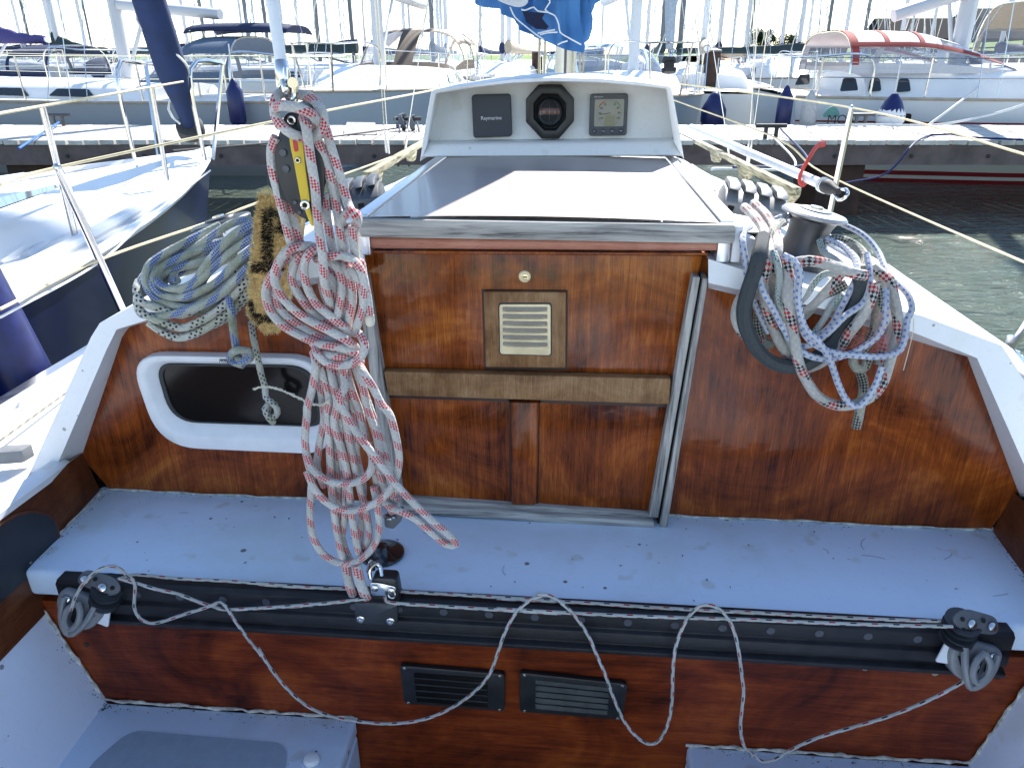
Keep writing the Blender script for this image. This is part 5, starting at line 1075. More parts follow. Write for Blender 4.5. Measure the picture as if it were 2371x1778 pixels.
# ================================================================== yachts
CLEAR = glassy('hood_window', (.3, .34, .4), .4, .05); TINT = glassy('hood_window_tinted', (.1, .13, .17), .75, .05)
GEL = plain('yacht_white', (.78, .78, .77), .35, var=.03, scale=2); TEAK = plain('teak_deck', (.4, .34, .27), .8, var=.15, scale=8)
MASTM = plain('mast_silver', (.55, .56, .58), .45, .0, var=.05, scale=2); MASTD = plain('mast_dark', (.13, .14, .16), .4, .3, var=.1); MASTW = plain('mast_white', (.72, .73, .74), .4, var=.03)
WIN = glassy('cabin_window', (.02, .025, .03), 1, .06)
def bvec(L, beam, t):       # half breadth, t 0 stern .. 1 bow
    return beam / 2 * (0.8 + .2 * min(1, t / .3)) * (1 - max(0, (t - .38) / .62) ** 2.2)
class Yacht:
    def __init__(s, loc, head, L, beam, fb, label, cat='sailboat', group=None, hull=GEL, name='moored_yacht', stripe=None, rake=.55, bare=False):
        s.e = empty(name, (loc[0], loc[1], 0), label, cat, group, head, world=False); s.L, s.beam, s.fb = L, beam, fb
        b = B(); rows = []; s.rake = rake
        for i in range(29):
            t = i / 28; hb = bvec(L, beam, t); sh = s.sheer(t); r = []
            for k in range(11):
                q = k / 10; z = sh - (sh + .35) * q
                f = 1 - .12 * q - .5 * max(0, (q - .55)) ** 1.4 - (.35 * q * max(0, (t - .6) / .4))
                x = -L / 2 + L * t - rake * q * max(0, (t - .75) / .25) ** 1.0 + .25 * q * max(0, (.15 - t) / .15)
                r.append((x, hb * max(.01, f), z))
            rows.append(r)
        b.grid(rows); b.grid([[(x, -y, z) for x, y, z in r] for r in rows]); b.poly([rows[0][k] for k in range(11)] + [(x, -y, z) for x, y, z in rows[0][::-1]])
        s.p(b, 'hull', hull, ang=50); s.rows = rows
        b = B(); b.grid([[(rows[i][0][0], rows[i][0][1] * q, rows[i][0][2] + .06 * (1 - q * q) - .01) for q in (-1, -.9, -.5, 0, .5, .9, 1)] for i in range(29)]); s.p(b, 'deck', GEL)
        b = B()
        for sg in (-1, 1): b.tube([(r[0][0], sg * r[0][1], r[0][2] + .015) for r in rows], .022, 6)
        s.p(b, 'toe_rail', TEAK if not bare else GEL)
        if stripe:
            for z0, z1_, mt in stripe:
                b = B()
                for sg in (-1, 1):
                    rr_ = []
                    for r in rows:
                        o_ = []
                        for z in (z0, z1_):
                            k = next((k for k in range(10) if r[k + 1][2] <= z), 9); a = (z - r[k][2]) / (r[k + 1][2] - r[k][2] + 1e-9)
                            pt = Vector(r[k]).lerp(Vector(r[k + 1]), a); o_.append((pt.x, sg * (pt.y + .006), pt.z))
                        rr_.append(o_)
                    b.grid(rr_)
                s.p(b, 'hull_stripe', mt)
    def sheer(s, t): a, m, c = s.fb; return a * (1 - t) ** 2 + 2 * t * (1 - t) * m + c * t * t
    def p(s, b, name, mat, par=None, **k): return b.build(name, mat, par or s.e, **k)
    def trunk(s, t0, t1, h, wf=.62, win=(), mat=None):
        b = B(); rows = []; s.tw = wf
        for i in range(15):
            t = t0 + (t1 - t0) * i / 14; hb = bvec(s.L, s.beam, t) * wf; z0 = s.sheer(t) - .01; f = min(1, (1 - (i / 14)) * 3.2 + .12) * min(1, .75 + i * .3)
            rows.append([(-s.L / 2 + s.L * t, y * hb, z0 + z * h * f) for y, z in ((-1.06, 0), (-1, .55), (-.9, .86), (-.6, 1), (0, 1.1), (.6, 1), (.9, .86), (1, .55), (1.06, 0))])
        b.grid(rows); b.poly(rows[0]); tr = s.p(b, 'coachroof', mat or GEL, ang=40)
        for ta, tb in win:
            for sg in (-1, 1):
                P = []
                tp = min(.012, (tb - ta) * .16)
                for t, zf in ((ta, .2), (tb, .24), (tb - tp, .62), (ta + tp, .62)):
                    hb = bvec(s.L, s.beam, t) * wf; z0 = s.sheer(t); yy = hb * (1.06 - .06 * zf / .55 if zf < .55 else 1 - .1 * (zf - .55) / .31) + .012
                    P.append(Vector((-s.L / 2 + s.L * t, sg * yy, z0 + zf * h)))
                b = B(); b.prism(rrect(P, .03), (0, sg * .012, 0)); s.p(b, 'window', WIN, tr)
    def hood(s, t0, t1, w, h, canvas, window=CLEAR, zb=None, panels=3, topmat=None, seam=None, trim=None):
        zb = s.sheer(t0) + .25 if zb is None else zb; x0, x1 = -s.L / 2 + s.L * t0, -s.L / 2 + s.L * t1     # t0 aft rim, t1 front foot
        def arch(u, a):     # u 0 aft .. 1 front
            hh = h * (1 - max(0, (u - .35) / .65) ** 1.7 * .93); ww = w / 2 * (1 - .1 * u); c = math.cos(a)
            return Vector((x0 + (x1 - x0) * u, ww * (abs(c) ** .55) * (1 if c > 0 else -1), zb + hh * math.sin(a) ** .8))
        N_ = 16; top = B(); top.grid([[arch(u, R(38 + 104 * k / N_)) for k in range(N_ + 1)] for u in (0, .1, .25, .42, .5)]); hd = s.p(top, 'sprayhood', topmat or canvas, ang=80)
        b = B(); b.grid([[arch(u, math.pi * k / 24) for k in range(25)] for u in (.485, .5, .53)]); b.grid([[arch(u, math.pi * k / 24) for k in range(25)] for u in (.95, 1.0)])
        for sg in (0, 1):
            b.grid([[arch(u, R(a) if sg == 0 else R(180 - a)) for a in (0, 5, 9)] for u in [i / 10 for i in range(11)]]); b.grid([[arch(u, R(a) if sg == 0 else R(180 - a)) for a in (33, 36, 39)] for u in [i / 10 for i in range(6)]])
            b.grid([[arch(u, R(a) if sg == 0 else R(180 - a)) for a in (0, 10, 20, 30, 38)] for u in (0, .04)])
        for k in range(1, panels):
            a = R(180 * k / panels); b.grid([[arch(u, a + d) for d in (-.045, .045)] for u in [.5 + .05 * i for i in range(11)]])
        s.p(b, 'canvas_seam', seam or canvas, hd)
        if trim:
            b = B()
            for sg in (0, 1): b.grid([[arch(u, R(a) if sg == 0 else R(180 - a)) + Vector((0, (1 - 2 * sg) * .012, .006)) for a in (31, 35, 39.5)] for u in [i / 12 for i in range(13)]])
            b.grid([[arch(u, math.pi * k / 24) + Vector((-.012, 0, .008)) for k in range(25)] for u in (0, .03, .05)])
            for uu in (.2, .4): b.grid([[arch(u, R(36 + 108 * k / 16)) + Vector((0, 0, .009)) for k in range(17)] for u in (uu, uu + .025)])
            s.p(b, 'trim_band', trim, hd)
        b = B(); b.grid([[arch(u, math.pi * k / 24) * 1.0 - Vector((.004, 0, .004)) for k in range(25)] for u in [.5 + .05 * i for i in range(11)]])
        for sg in (0, 1): b.grid([[arch(u, R(a) if sg == 0 else R(180 - a)) - Vector((0, 0, .004)) for a in (4, 14, 24, 36)] for u in [i / 10 for i in range(6)]])
        s.p(b, 'window', window, hd)
        b = B(); b.tube([arch(0, math.pi * k / 24) - Vector((0, 0, .01)) for k in range(25)], .014, 6); s.p(b, 'hood_frame', 'steel', hd); return hd
    def bimini(s, t0, t1, w, z, canvas, arc=.22):
        x0, x1 = -s.L / 2 + s.L * t0, -s.L / 2 + s.L * t1
        b = B(); b.grid([[Vector((x0 + (x1 - x0) * u, w * (k / 8 - .5), z - arc * ((2 * k / 8 - 1) ** 4) - .035 * (2 * u - 1) ** 4)) for k in range(9)] for u in [i / 8 for i in range(9)]]); s.p(b, 'bimini', canvas, thick=.02)
        for x in (x0 + .1, x1 - .1):
            b = B(); b.tube([(x, -w / 2 + .02, s.fb[1]), (x, -w / 2 + .02, z - arc)], .014, 6); s.p(b, 'bimini_pole', 'steel'); b = B(); b.tube([(x, w / 2 - .02, s.fb[1]), (x, w / 2 - .02, z - arc)], .014, 6); s.p(b, 'bimini_pole', 'steel')
    def mast(s, t, H, r, mat, boomt=None, bz=None, br=.06, cover=None, spread=True, stays=True, furl=None, droop=0.0):
        x = -s.L / 2 + s.L * t; z0 = s.sheer(t) + .3
        b = B(); b.tube([(x - .012 * z, 0, z0 + (H - z0) * z / 10) for z in range(11)], r, 12, flat=1.45); m_ = s.p(b, 'mast', mat)
        if spread:
            for zz in (.42, .7):
                b = B(); b.tube([(x - .05, -.75, H * zz), (x - .02, 0, H * zz + .03), (x - .05, .75, H * zz)], .02, 6); s.p(b, 'spreader', mat, m_)
        if stays:
            bow = (s.L / 2 - .1, 0, s.sheer(1)); st = (-s.L / 2 + .1, 0, s.sheer(0)); rr_ = .006 if s.e.name[:3] != 'far' else .011
            for a, c in ((bow, (x, 0, H * .98)), (st, (x, 0, H))):
                b = B(); b.tube([a, c], rr_, 5); s.p(b, 'stay', 'steel')
            for sg in (-1, 1):
                hb = bvec(s.L, s.beam, t) * .95 * sg
                for dx, zt in ((-.1, H * .98), (-.35, H * .42), (.25, H * .42)):
                    b = B(); b.tube([(x + dx, hb, s.sheer(t)), (x - .05 + dx * .2, .75 * sg if zt > H * .6 else .0, H * .42), (x, 0, zt)], rr_, 5); s.p(b, 'shroud', 'steel')
            if furl:
                b = B(); P0, P1 = Vector(bow), Vector((x, 0, H * .98)); b.tube([P0.lerp(P1, q) for q in (.05, .1, .3, .6, .9)], lambda q: .05 + .035 * math.sin(min(1, q * 2.2) * 2.4), 10); s.p(b, 'furled_sail', furl)
                b = B(); b.lathe([(.09, 0), (.1, .05), (.07, .06), (.07, .12), (.1, .13), (.09, .18)], P0.lerp(P1, .025), P1 - P0, 14); s.p(b, 'furling_drum', 'rubber')
        if boomt is not None:
            xb = -s.L / 2 + s.L * boomt; b = B(); b.tube([(x - .08, 0, bz), (xb, 0, bz + droop)], br, 12, flat=1.3); bo = s.p(b, 'boom', mat if cover is None else MASTW)
            b = B(); b.tube([(x - .06, 0, z0 + .1), (x - (x - xb) * .3, 0, bz - .05)], .03, 8); s.p(b, 'vang', mat)
            if cover:
                b = B(); rows = []
                for i in range(15):
                    q = i / 14; xx = x + .12 - (x - xb + .1) * q; hh = (.42 if bz > 1.8 or bz == 1.72 and s.e.name[:3] != 'far' else .2) * (1 - q) ** 2.2 + .17 + .015 * math.sin(q * 30)
                    rows.append([(xx, .11 * (1 - .3 * q) * math.cos(a), bz + droop * q + .04 + hh * (.5 + .5 * math.sin(a)) - .12) for a in [2 * math.pi * k / 14 for k in range(14)]])
                b.grid(rows, True); b.face(list(range(14))); b.face([14 * 14 + k for k in range(14)]); s.p(b, 'boom_cover', cover, ang=70)
    def rails(s, t0=.05, t1=.86, n=6, h=.6, pulpit=True, push=True):
        for sg in (-1, 1) if n else ():
            tops = []
            for i in range(n):
                t = t0 + (t1 - t0) * i / (n - 1); hb = bvec(s.L, s.beam, t) * .95; x = -s.L / 2 + s.L * t; z = s.sheer(t)
                b = B(); b.tube([(x, sg * hb, z), (x, sg * (hb + .02), z + h)], .013, 6); s.p(b, 'stanchion', 'steel'); tops.append(Vector((x, sg * (hb + .02), z + h)))
            b = B(); b.tube(tops, .006, 5); s.p(b, 'lifeline', 'steel'); b = B(); b.tube([v - Vector((0, 0, h * .48)) for v in tops], .006, 5); s.p(b, 'lifeline', 'steel')
        def bowrail(t, xe, z): return
        if pulpit:
            t = t1 + .02; hb = bvec(s.L, s.beam, t); x = -s.L / 2 + s.L * t; z = s.sheer(1); xe = s.L / 2 + .1
            b = B(); b.tube(catmull([(x, -hb, s.sheer(t)), (x, -hb, z + h), (xe - .25, -.28, z + h + .03), (xe, 0, z + h + .03), (xe - .25, .28, z + h + .03), (x, hb, z + h), (x, hb, s.sheer(t))], .08), .013, 8); pu = s.p(b, 'pulpit', 'steel')
            for sg in (-1, 1):
                b = B(); b.tube([(xe - .25, sg * .28, z + h + .03), (xe - .4, sg * .2, z)], .014, 6); s.p(b, 'pulpit_leg', 'steel', pu)
        if push:
            hb = bvec(s.L, s.beam, .02) * .92; x = -s.L / 2 + .1; z = s.sheer(0)
            b = B(); b.tube(catmull([(x + .9, hb, z), (x + .8, hb, z + h), (x, hb, z + h), (x, -hb, z + h), (x + .8, -hb, z + h), (x + .9, -hb, z)], .08), .015, 8); s.p(b, 'pushpit', 'steel')
def fender(px, py, Y, mat, L, r, label, tip=None, rope=.45):
    o = U(px, py, Y=Y); e = empty('fender', o - Vector((0, 0, L / 2)), label, 'fender')
    prof = [(.01, -L / 2), (r * .6, -L / 2 + .02), (r, -L / 2 + r * .8), (r, L / 2 - r * 1.2), (r * .55, L / 2 - .05), (r * .3, L / 2)]
    b = B(); b.lathe(prof, o, (0, 0, 1), 18); b.build('body', mat, e, ang=60)
    b = B(); b.lathe([(r * .62, L / 2 - .07 - r * .3), (r * .56, L / 2 - .045), (r * .32, L / 2 + .005), (.012, L / 2 + .03)] if not tip else [(r * 1.02, L / 2 - r * 1.3), (r * .6, L / 2 - .05), (r * .2, L / 2 + .04)], o, (0, 0, 1), 16); b.build('end_cap', tip or mat, e)
    b = B(); b.tube([o + Vector((0, 0, L / 2)), o + Vector((0, .02, L / 2 + rope))], .008, 6); b.build('lanyard', 'wwire', e)

HG = plain('hull_grey', (.3, .33, .37), .35, var=.05, scale=1); HN = plain('hull_navy', (.006, .011, .05), .3, var=.4, scale=2, coat=.25, spec=.3); HB = plain('hull_blue_grey', (.2, .26, .34), .3, var=.08, scale=1)  # HG is a white hull with its shade put into the base colour
HK = plain('hull_black', (.012, .012, .014), .3); CNV = plain('canvas_navy', (.012, .022, .07), .85, var=.15); CGR = plain('canvas_grey', (.36, .31, .25), .85, var=.1); CBL = plain('canvas_blue', (.03, .1, .33), .85, var=.15)
CPU = plain('canvas_purple', (.07, .06, .2), .85, var=.15); CGN = plain('canvas_dark_green', (.02, .04, .045), .85, var=.2); CRD = plain('canvas_red', (.33, .05, .04), .85, var=.15); CTN = plain('canvas_tan', (.42, .36, .27), .85, var=.15)
CSB = plain('canvas_slate', (.1, .14, .2), .85, var=.12); RED = plain('stripe_red', (.22, .012, .02), .4); WOOD = plain('cabin_wood', (.35, .14, .05), .5, var=.2)

# ---- the neighbour, bow forward on the left
d9 = Vector((math.sin(R(7)), math.cos(R(7)), 0)); bow = U(489, 356, Z=.97); ctr = bow - d9 * 4.7
NB = Yacht((ctr.x, ctr.y), R(90 - 7), 9.4, 3.0, (.86, .8, .97), 'navy hulled yacht moored close on the left with white deck and furled blue headsail', hull=HN, name='neighbour_yacht', bare=True)
NB.trunk(.1, .85, .32, .7); NB.rails(.86, .93, 0, .55, push=False)
for q, k_ in ((U(186, 592, Z=.86), U(98, 246, Y=U(186, 592, Z=.86).y - .02)), (U(391, 440, Z=.93), U(351, 202, Y=U(391, 440, Z=.93).y))):
    b = B(); ie = (Matrix.Translation(NB.e.location) @ Matrix.Rotation(NB.e.rotation_euler.z, 4, 'Z')).inverted(); b.tube([ie @ q, ie @ k_], .0125, 10); NB.p(b, 'stanchion', 'steel')
SB1 = U(98, 246, Y=U(186, 592, Z=.86).y - .02); SB2 = U(351, 202, Y=U(391, 440, Z=.93).y)
b = B(); b.tube([ie @ (SB1 + (SB1 - SB2) * .6), ie @ SB1, ie @ SB2, ie @ (SB2 + (SB2 - SB1) * .45)], .006, 6); NB.p(b, 'lifeline', 'wire')
NB.mast(.55, 12.5, .07, MASTM, None, spread=True, stays=False)
b = B()
for sg in (-1, 1): b.tube([(-4.7 + 9.4 * t, sg * bvec(9.4, 3, t) * .86, NB.sheer(t) + .02) for t in [.2 + .04 * i for i in range(18)]], .03, 8)
NB.p(b, 'bulwark', GEL)
e = NB.e; M4 = Matrix.Translation(e.location) @ Matrix.Rotation(e.rotation_euler.z, 4, 'Z'); inv = M4.inverted()
p0, p1 = inv @ U(437, 285, Y=bow.y - .35), inv @ U(338, -20, Y=bow.y - 1.0)
dd = (p1 - p0)
b = B(); P = [p0 + dd * q for q in (0, .08, .2, .4, .6, .8, 1, 1.5, 3, 5)]; b.tube(catmull(P, .06), lambda q: (.045 + .055 * min(1, q * 14)) * (1 - .5 * q), 12, flat=.9); NB.p(b, 'furled_sail', plain('furl_blue', (.006, .022, .085), .85, var=.2, scale=12))
b = B(); b.lathe([(.06, -.1), (.085, -.09), (.085, -.02), (.05, 0)], p0, dd, 16); NB.p(b, 'furling_drum', 'rubber')
b = B(); b.tube(catmull([p0 + dd * q + Vector((-.09 * math.cos(q * 9), .095 * math.sin(q * 9), 0)) for q in [i / 16 for i in range(17)]], .05), .007, 6); NB.p(b, 'sail_tie', 'wwire')
b = B(); b.tube([inv @ U(-60, 590, Z=.93), inv @ U(0, 560, Z=.93), inv @ U(60, 538, Z=.93), inv @ U(75, 533, Z=.93)], .035, 14); NB.p(b, 'deck_tube', 'frame')
b = B(); b.tube([inv @ U(60, 600, Z=.9), inv @ U(190, 496, Z=.92), inv @ U(330, 422, Z=.95), inv @ U(400, 372, Z=.97)], .022, 10); NB.p(b, 'bulwark', 'frame')
b = B(); b.prism([inv @ U(x, y, Z=1.115) for x, y in ((0, 460), (0, 484), (137, 436), (128, 430))], (0, 0, .004)); NB.p(b, 'roof_window', WIN)  # dark strip laid on the roof in place of a cast shadow
fe = U(8, 800, X=-1.62); b = B(); FE = empty('fender', fe - Vector((0, 0, .4)), 'large navy fender hanging between the two hulls at the left edge', 'fender')
b.lathe([(.02, -.42), (.07, -.38), (.085, -.3), (.085, .3), (.07, .38), (.03, .44)], fe, (-.3, .05, 1), 20); b.build('body', 'navy', FE, ang=60); b = B(); b.tube([fe + Vector((-.12, .02, .42)), fe + Vector((-.16, .02, .8))], .008, 6); b.build('lanyard', 'wwire', FE)

# ---- yachts beyond the jetty
Y1 = Yacht((-9.0, 12.2), R(180 - 3), 10.4, 3.3, (1.0, .95, 1.15), 'grey hulled yacht beyond the jetty at left with navy sprayhood and bimini', hull=HG)
def tx(Y_, px, py, yy): return (lambda v: v)(((Matrix.Translation(Y_.e.location) @ Matrix.Rotation(Y_.e.rotation_euler.z, 4, 'Z')).inverted() @ U(px, py, Y=yy)).x / Y_.L + .5)
Y1.trunk(.22, .8, .26, .62, ((.3, .37), (.4, .47))); Y1.hood(tx(Y1, 612, 150, 12.2), tx(Y1, 400, 150, 12.2), 1.9, .62, CSB, CLEAR, 1.24); Y1.bimini(tx(Y1, 710, 90, 12.2), tx(Y1, 480, 90, 12.2), 1.0, 2.03, CNV, .1); Y1.rails(.04, .86, 6)
Y1.mast(tx(Y1, 300, 155, 12.2), 14, .085, MASTM, tx(Y1, 525, 40, 12.2), 2.3, .075, None, droop=-.14)
Y2 = Yacht((-14.6, 16.5), R(180), 10, 3.2, (1.1, 1.05, 1.25), 'white yacht at far left with purple boom cover and navy sprayhood', hull=GEL)
Y2.trunk(.2, .8, .4, .62, ((.4, .46),)); Y2.hood(tx(Y2, 185, 140, 16.5), tx(Y2, 0, 140, 16.5), 2.2, .6, CNV, CLEAR, 1.2); Y2.rails(); Y2.mast(tx(Y2, -25, 100, 16.5), 13, .06, MASTM, tx(Y2, 108, 95, 16.5), 1.9, .05, CPU)
Y3 = Yacht((-15.2, 22.5), R(180), 9, 3, (1.0, .95, 1.15), 'white yacht at left with dark green cover along its low boom', hull=GEL)
Y3.trunk(.2, .8, .4, .62, ((.4, .46),)); Y3.hood(tx(Y3, 285, 150, 22.5), tx(Y3, 185, 150, 22.5), 2.0, .6, CNV, CLEAR, .95); Y3.rails(); Y3.mast(tx(Y3, 136, 110, 22.5), 13, .07, MASTM, tx(Y3, 252, 120, 22.5), 1.72, .05, CGN)
Y4 = Yacht((-3.82, 16.3), R(-90 + 1), 10.6, 3.5, (1.0, .95, 1.12), 'white yacht bow on to the jetty behind the hanging coil, with pale grey canopy', hull=plain('hull_silver', (.42, .46, .52), .35, var=.04, scale=1))
Y4.trunk(.25, .86, .38, .66, ((.33, .4), (.43, .5))); Y4.hood(.12, .40, 2.5, .9, CGR, CLEAR, 1.3, 4, seam=plain('seam_brown', (.1, .075, .055), .85)); Y4.bimini(.0, .16, 2.4, 2.2, CGR, .35); Y4.rails(.04, .86, 6); Y4.mast(.6, 15, .075, MASTM, .12, 2.72, .09, None)
b = B(); b.prism(rrect([(1.0, 1.66, .62), (1.5, 1.62, .62), (1.5, 1.62, .75), (1.0, 1.66, .75)], .03), (0, .08, 0)); Y4.p(b, 'hull_window', WIN)
Y5 = Yacht((.75, 14.9), R(-90 + 6), 8.6, 2.9, (.98, .92, 1.1), 'blue grey yacht bow on behind the instrument pod with pale blue canopy', hull=HB)
Y5.trunk(.3, .86, .34, .64, ((.4, .47),)); Y5.hood(.16, .42, 2.3, .62, plain('canvas_pale_blue', (.25, .4, .55), .85), TINT, 1.2); Y5.rails(.04, .84, 5, .62); Y5.mast(.66, 13, .06, MASTW, .2, 2.6, .07, None, furl=plain('furl_pale', (.45, .5, .56), .85))
Y6 = Yacht((U(1826, 218, Y=11.3).x + 4.8, 12.3), R(0), 9.6, 3.4, (1.08, 1.02, 1.2), 'large white yacht at right with red trimmed deck tent and thin red hull lines', hull=plain('hull_offwhite', (.6, .64, .67), .3, var=.03, scale=1), stripe=[(.78, .8, RED), (.1, .16, RED), (-.02, .05, RED)])
Y6.trunk(.1, .86, .4, .76, [(tx(Y6, a, 205, 11.1), tx(Y6, c, 205, 11.1)) for a, c in ((1948, 1990), (2012, 2042), (2076, 2108))])
Y6.hood(tx(Y6, 1940, 150, 11.6), tx(Y6, 2290, 150, 12.2), 2.5, .54, plain('tent_pale', (.55, .55, .57), .7, var=.06), CLEAR, 1.38, 6, topmat=plain('tent_roof', (.74, .62, .61), .25, var=.12, scale=3), trim=CRD); Y6.rails(.03, .86, 7, .5)  # topmat: pinkish white glare on the clear roof is put into its colour
Y6.mast(tx(Y6, 2212, 160, 12.3), 15, .11, MASTM, tx(Y6, 2066, 50, 12.3), 2.42, .09, None, droop=-.3)
fp = Y6.e.location
writing('hull_lettering', 'MON', U(1913, 287, Y=fp.y - 1.72), .16, (1, 0, 0), (0, 0, 1), MAT['inkd'], None).parent = None
lt = bpy.data.objects['hull_lettering']; lt.parent = Y6.e; lt.matrix_parent_inverse = Matrix.Translation(-Vector(Y6.e.location))
b = B(); c = U(1925, 272, Y=fp.y - 1.71) ; b.prism([inv2 for inv2 in [c - Vector(Y6.e.location) + Vector((.1 * math.cos(R(a)), 0, .13 * math.sin(R(a)))) for a in range(0, 181, 15)]], (0, .02, 0)); Y6.p(b, 'hull_emblem', plain('emblem_green', (.1, .28, .25), .5))
b = B(); c = U(2095, 277, Y=fp.y - 1.72) - Vector(Y6.e.location); b.prism(rrect([c + Vector(v) for v in ((-.075, 0, -.075), (.075, 0, -.075), (.075, 0, .07), (-.075, 0, .07))], .03), (0, .03, 0)); Y6.p(b, 'hull_port', 'dark')
for sx in (-.6, .1): pass
fender(1815, 262, 10.75, 'navy', .62, .1, 'blue fender at the stern corner of the red trimmed yacht'); fender(1872, 268, 10.4, plain('fender_grey', (.4, .4, .4), .6), .55, .1, 'pale grey fender on the side of the red trimmed yacht')
fender(2063, 266, 10.35, 'frame', .42, .17, 'round white fender with navy top on the red trimmed yacht', 'navy'); fender(1652, 262, 11.2, 'navy', .5, .17, 'round dark blue fender beside the blue grey yacht right of the pod'); fender(547, 243, 10.4, 'navy', .6, .11, 'dark blue fender hanging on the grey hulled yacht')
Y7 = Yacht((U(1700, 220, Y=27.5).x, 27.5), R(-86), 7.6, 2.6, (.75, .7, .95), 'small black hulled boat with varnished cabin far behind the right guard wire', 'boat', hull=HK, stripe=[(.05, .16, RED)]); Y7.trunk(.2, .7, .5, .66, ((.35, .42), (.46, .53)), WOOD); Y7.hood(.12, .4, 1.9, .5, plain('canvas_rust', (.4, .16, .07), .85), CLEAR, 1.0); Y7.rails(); Y7.mast(.6, 9, .05, MASTM, .1, 1.62, .05, CTN)
Y8 = Yacht((U(1800, 200, Y=25).x, 25), R(-95), 7.4, 2.6, (.95, .9, 1.05), 'small white boat with bright blue canopy far behind the red trimmed yacht', 'boat', hull=GEL); Y8.trunk(.25, .85, .55, .76, ((.36, .44), (.47, .55), (.58, .66))); Y8.hood(.1, .45, 1.9, .62, CBL, CLEAR, 1.2); Y8.rails()
Y9 = Yacht((U(2371, 120, Y=16).x + 3.6, 16), R(0), 10, 3.2, (1.0, 1, 1.2), 'pale yacht at the right edge with grey canopy and furled grey sail', hull=GEL); Y9.trunk(.2, .84, .4, .64, ((.4, .5),)); Y9.hood(.1, .36, 2.3, 1.2, CGR, CLEAR, 1.3); Y9.rails(); Y9.mast(.6, 13, .08, MASTM, .1, 2.75, .1, None)

# ---- mooring posts
for px, pt, pb, Y, w_, lab in ((1652, 120, 250, 17, .14, 'thick dark mooring post right of the blue grey yacht'), (1636, 125, 240, 20, .13, 'dark mooring post behind another post right of the pod'), (1246, 122, 175, 24, .16, 'dark mooring post with pale cap left of the foreground mast')):
    t_, b_ = U(px, pt, Y=Y), U(px, pb, Y=Y); PO = empty('mooring_post', (t_.x, Y, 0), lab, 'post')
    b = B(); b.tube([(t_.x, Y, -.3), (t_.x, Y, t_.z)], w_ * 1.15, 12); b.build('post', PILE, PO); b = B(); b.lathe([(w_ * 1.2, 0), (w_ * 1.2, .03), (.05, .06)], (t_.x, Y, t_.z), (0, 0, 1), 12); b.build('cap', 'clutch', PO)

# ================================================================== far sailboats: the forest of masts
def far_proto(mat, cover, H):
    y = Yacht((0, 0), 0, 9.5, 3, (.95, .9, 1.1), 'x', hull=GEL, name='far_sailboat', bare=True)
    y.trunk(.2, .8, .4, .62, ((.36, .46),)); y.mast(.58, H, .05, mat, .12, 1.72, .05, cover, True, True); return y.e
PR = [far_proto(MASTM, CNV, 12.5), far_proto(MASTD, CGN, 13.5), far_proto(MASTW, CTN, 11.8), far_proto(MASTM, None, 14)]
def copy_tree(o, par=None):
    c = o.copy(); scene.collection.objects.link(c)
    if par: c.parent = par
    for ch in list(o.children): copy_tree(ch, c)
    return c
FAR = [(45, 30, 0), (62, 40, 1), (118, 26, 0), (190, 34, 0), (205, 44, 1), (150, 52, 3), (345, 48, 0), (430, 28, 0), (470, 33, 1), (497, 42, 0), (560, 46, 3), (573, 30, 1), (590, 55, 0), (617, 24, 1), (655, 50, 0), (690, 36, 0), (735, 27, 1), (757, 44, 0), (790, 56, 3), (815, 22, 1), (842, 38, 0), (935, 33, 0), (948, 48, 0), (1000, 26, 1), (1014, 40, 0), (1022, 52, 0), (1032, 30, 0), (1112, 38, 0), (1163, 28, 0), (1178, 24, 2), (1202, 46, 0), (1250, 42, 3), (1395, 50, 0), (1500, 34, 0), (1536, 23, 1), (1556, 30, 0), (1577, 26, 1), (1632, 20.5, 2), (1668, 27, 0), (1700, 46, 3), (1740, 52, 1), (1814, 31, 0), (1855, 28, 0), (1875, 36, 0), (1919, 25, 1), (1960, 30, 0), (2003, 34, 1), (2090, 29, 0), (2110, 42, 0), (2160, 36, 3), (2325, 27, 0)]
GLAB = {0: 'far sailboat at left showing a thin grey mast over the grey hulled yacht', 1: 'far sailboat at left showing a dark mast over the grey hulled yacht', 2: 'far sailboat in the middle whose pale mast stands behind the canopy yacht', 3: 'far sailboat in the middle whose dark mast stands behind the canopy yacht', 4: 'far sailboat right of the pod showing a pale mast against the sky', 5: 'far sailboat right of the pod showing a dark mast against the sky'}
used = set()
for px, Y, k in FAR:
    o = PR[k] if k not in used else copy_tree(PR[k]); used.add(k)
    q = U(px, 70, Y=Y); a = rnd.choice((0, 180, 90, -90, 90, -90)) + rnd.uniform(-8, 8); m_ = -4.75 + 9.5 * .58
    o.location = (q.x - m_ * math.cos(R(a)), Y - m_ * math.sin(R(a)), 0); o.rotation_euler = (0, 0, R(a))
    z = 0 if px < 680 else (2 if px < 1220 else 4); o['label'] = GLAB[z + (1 if k == 1 else 0)]; o['group'] = ('far sailboats at left', 'far sailboats in the middle', 'far sailboats at right')[z // 2]; o['category'] = 'sailboat'

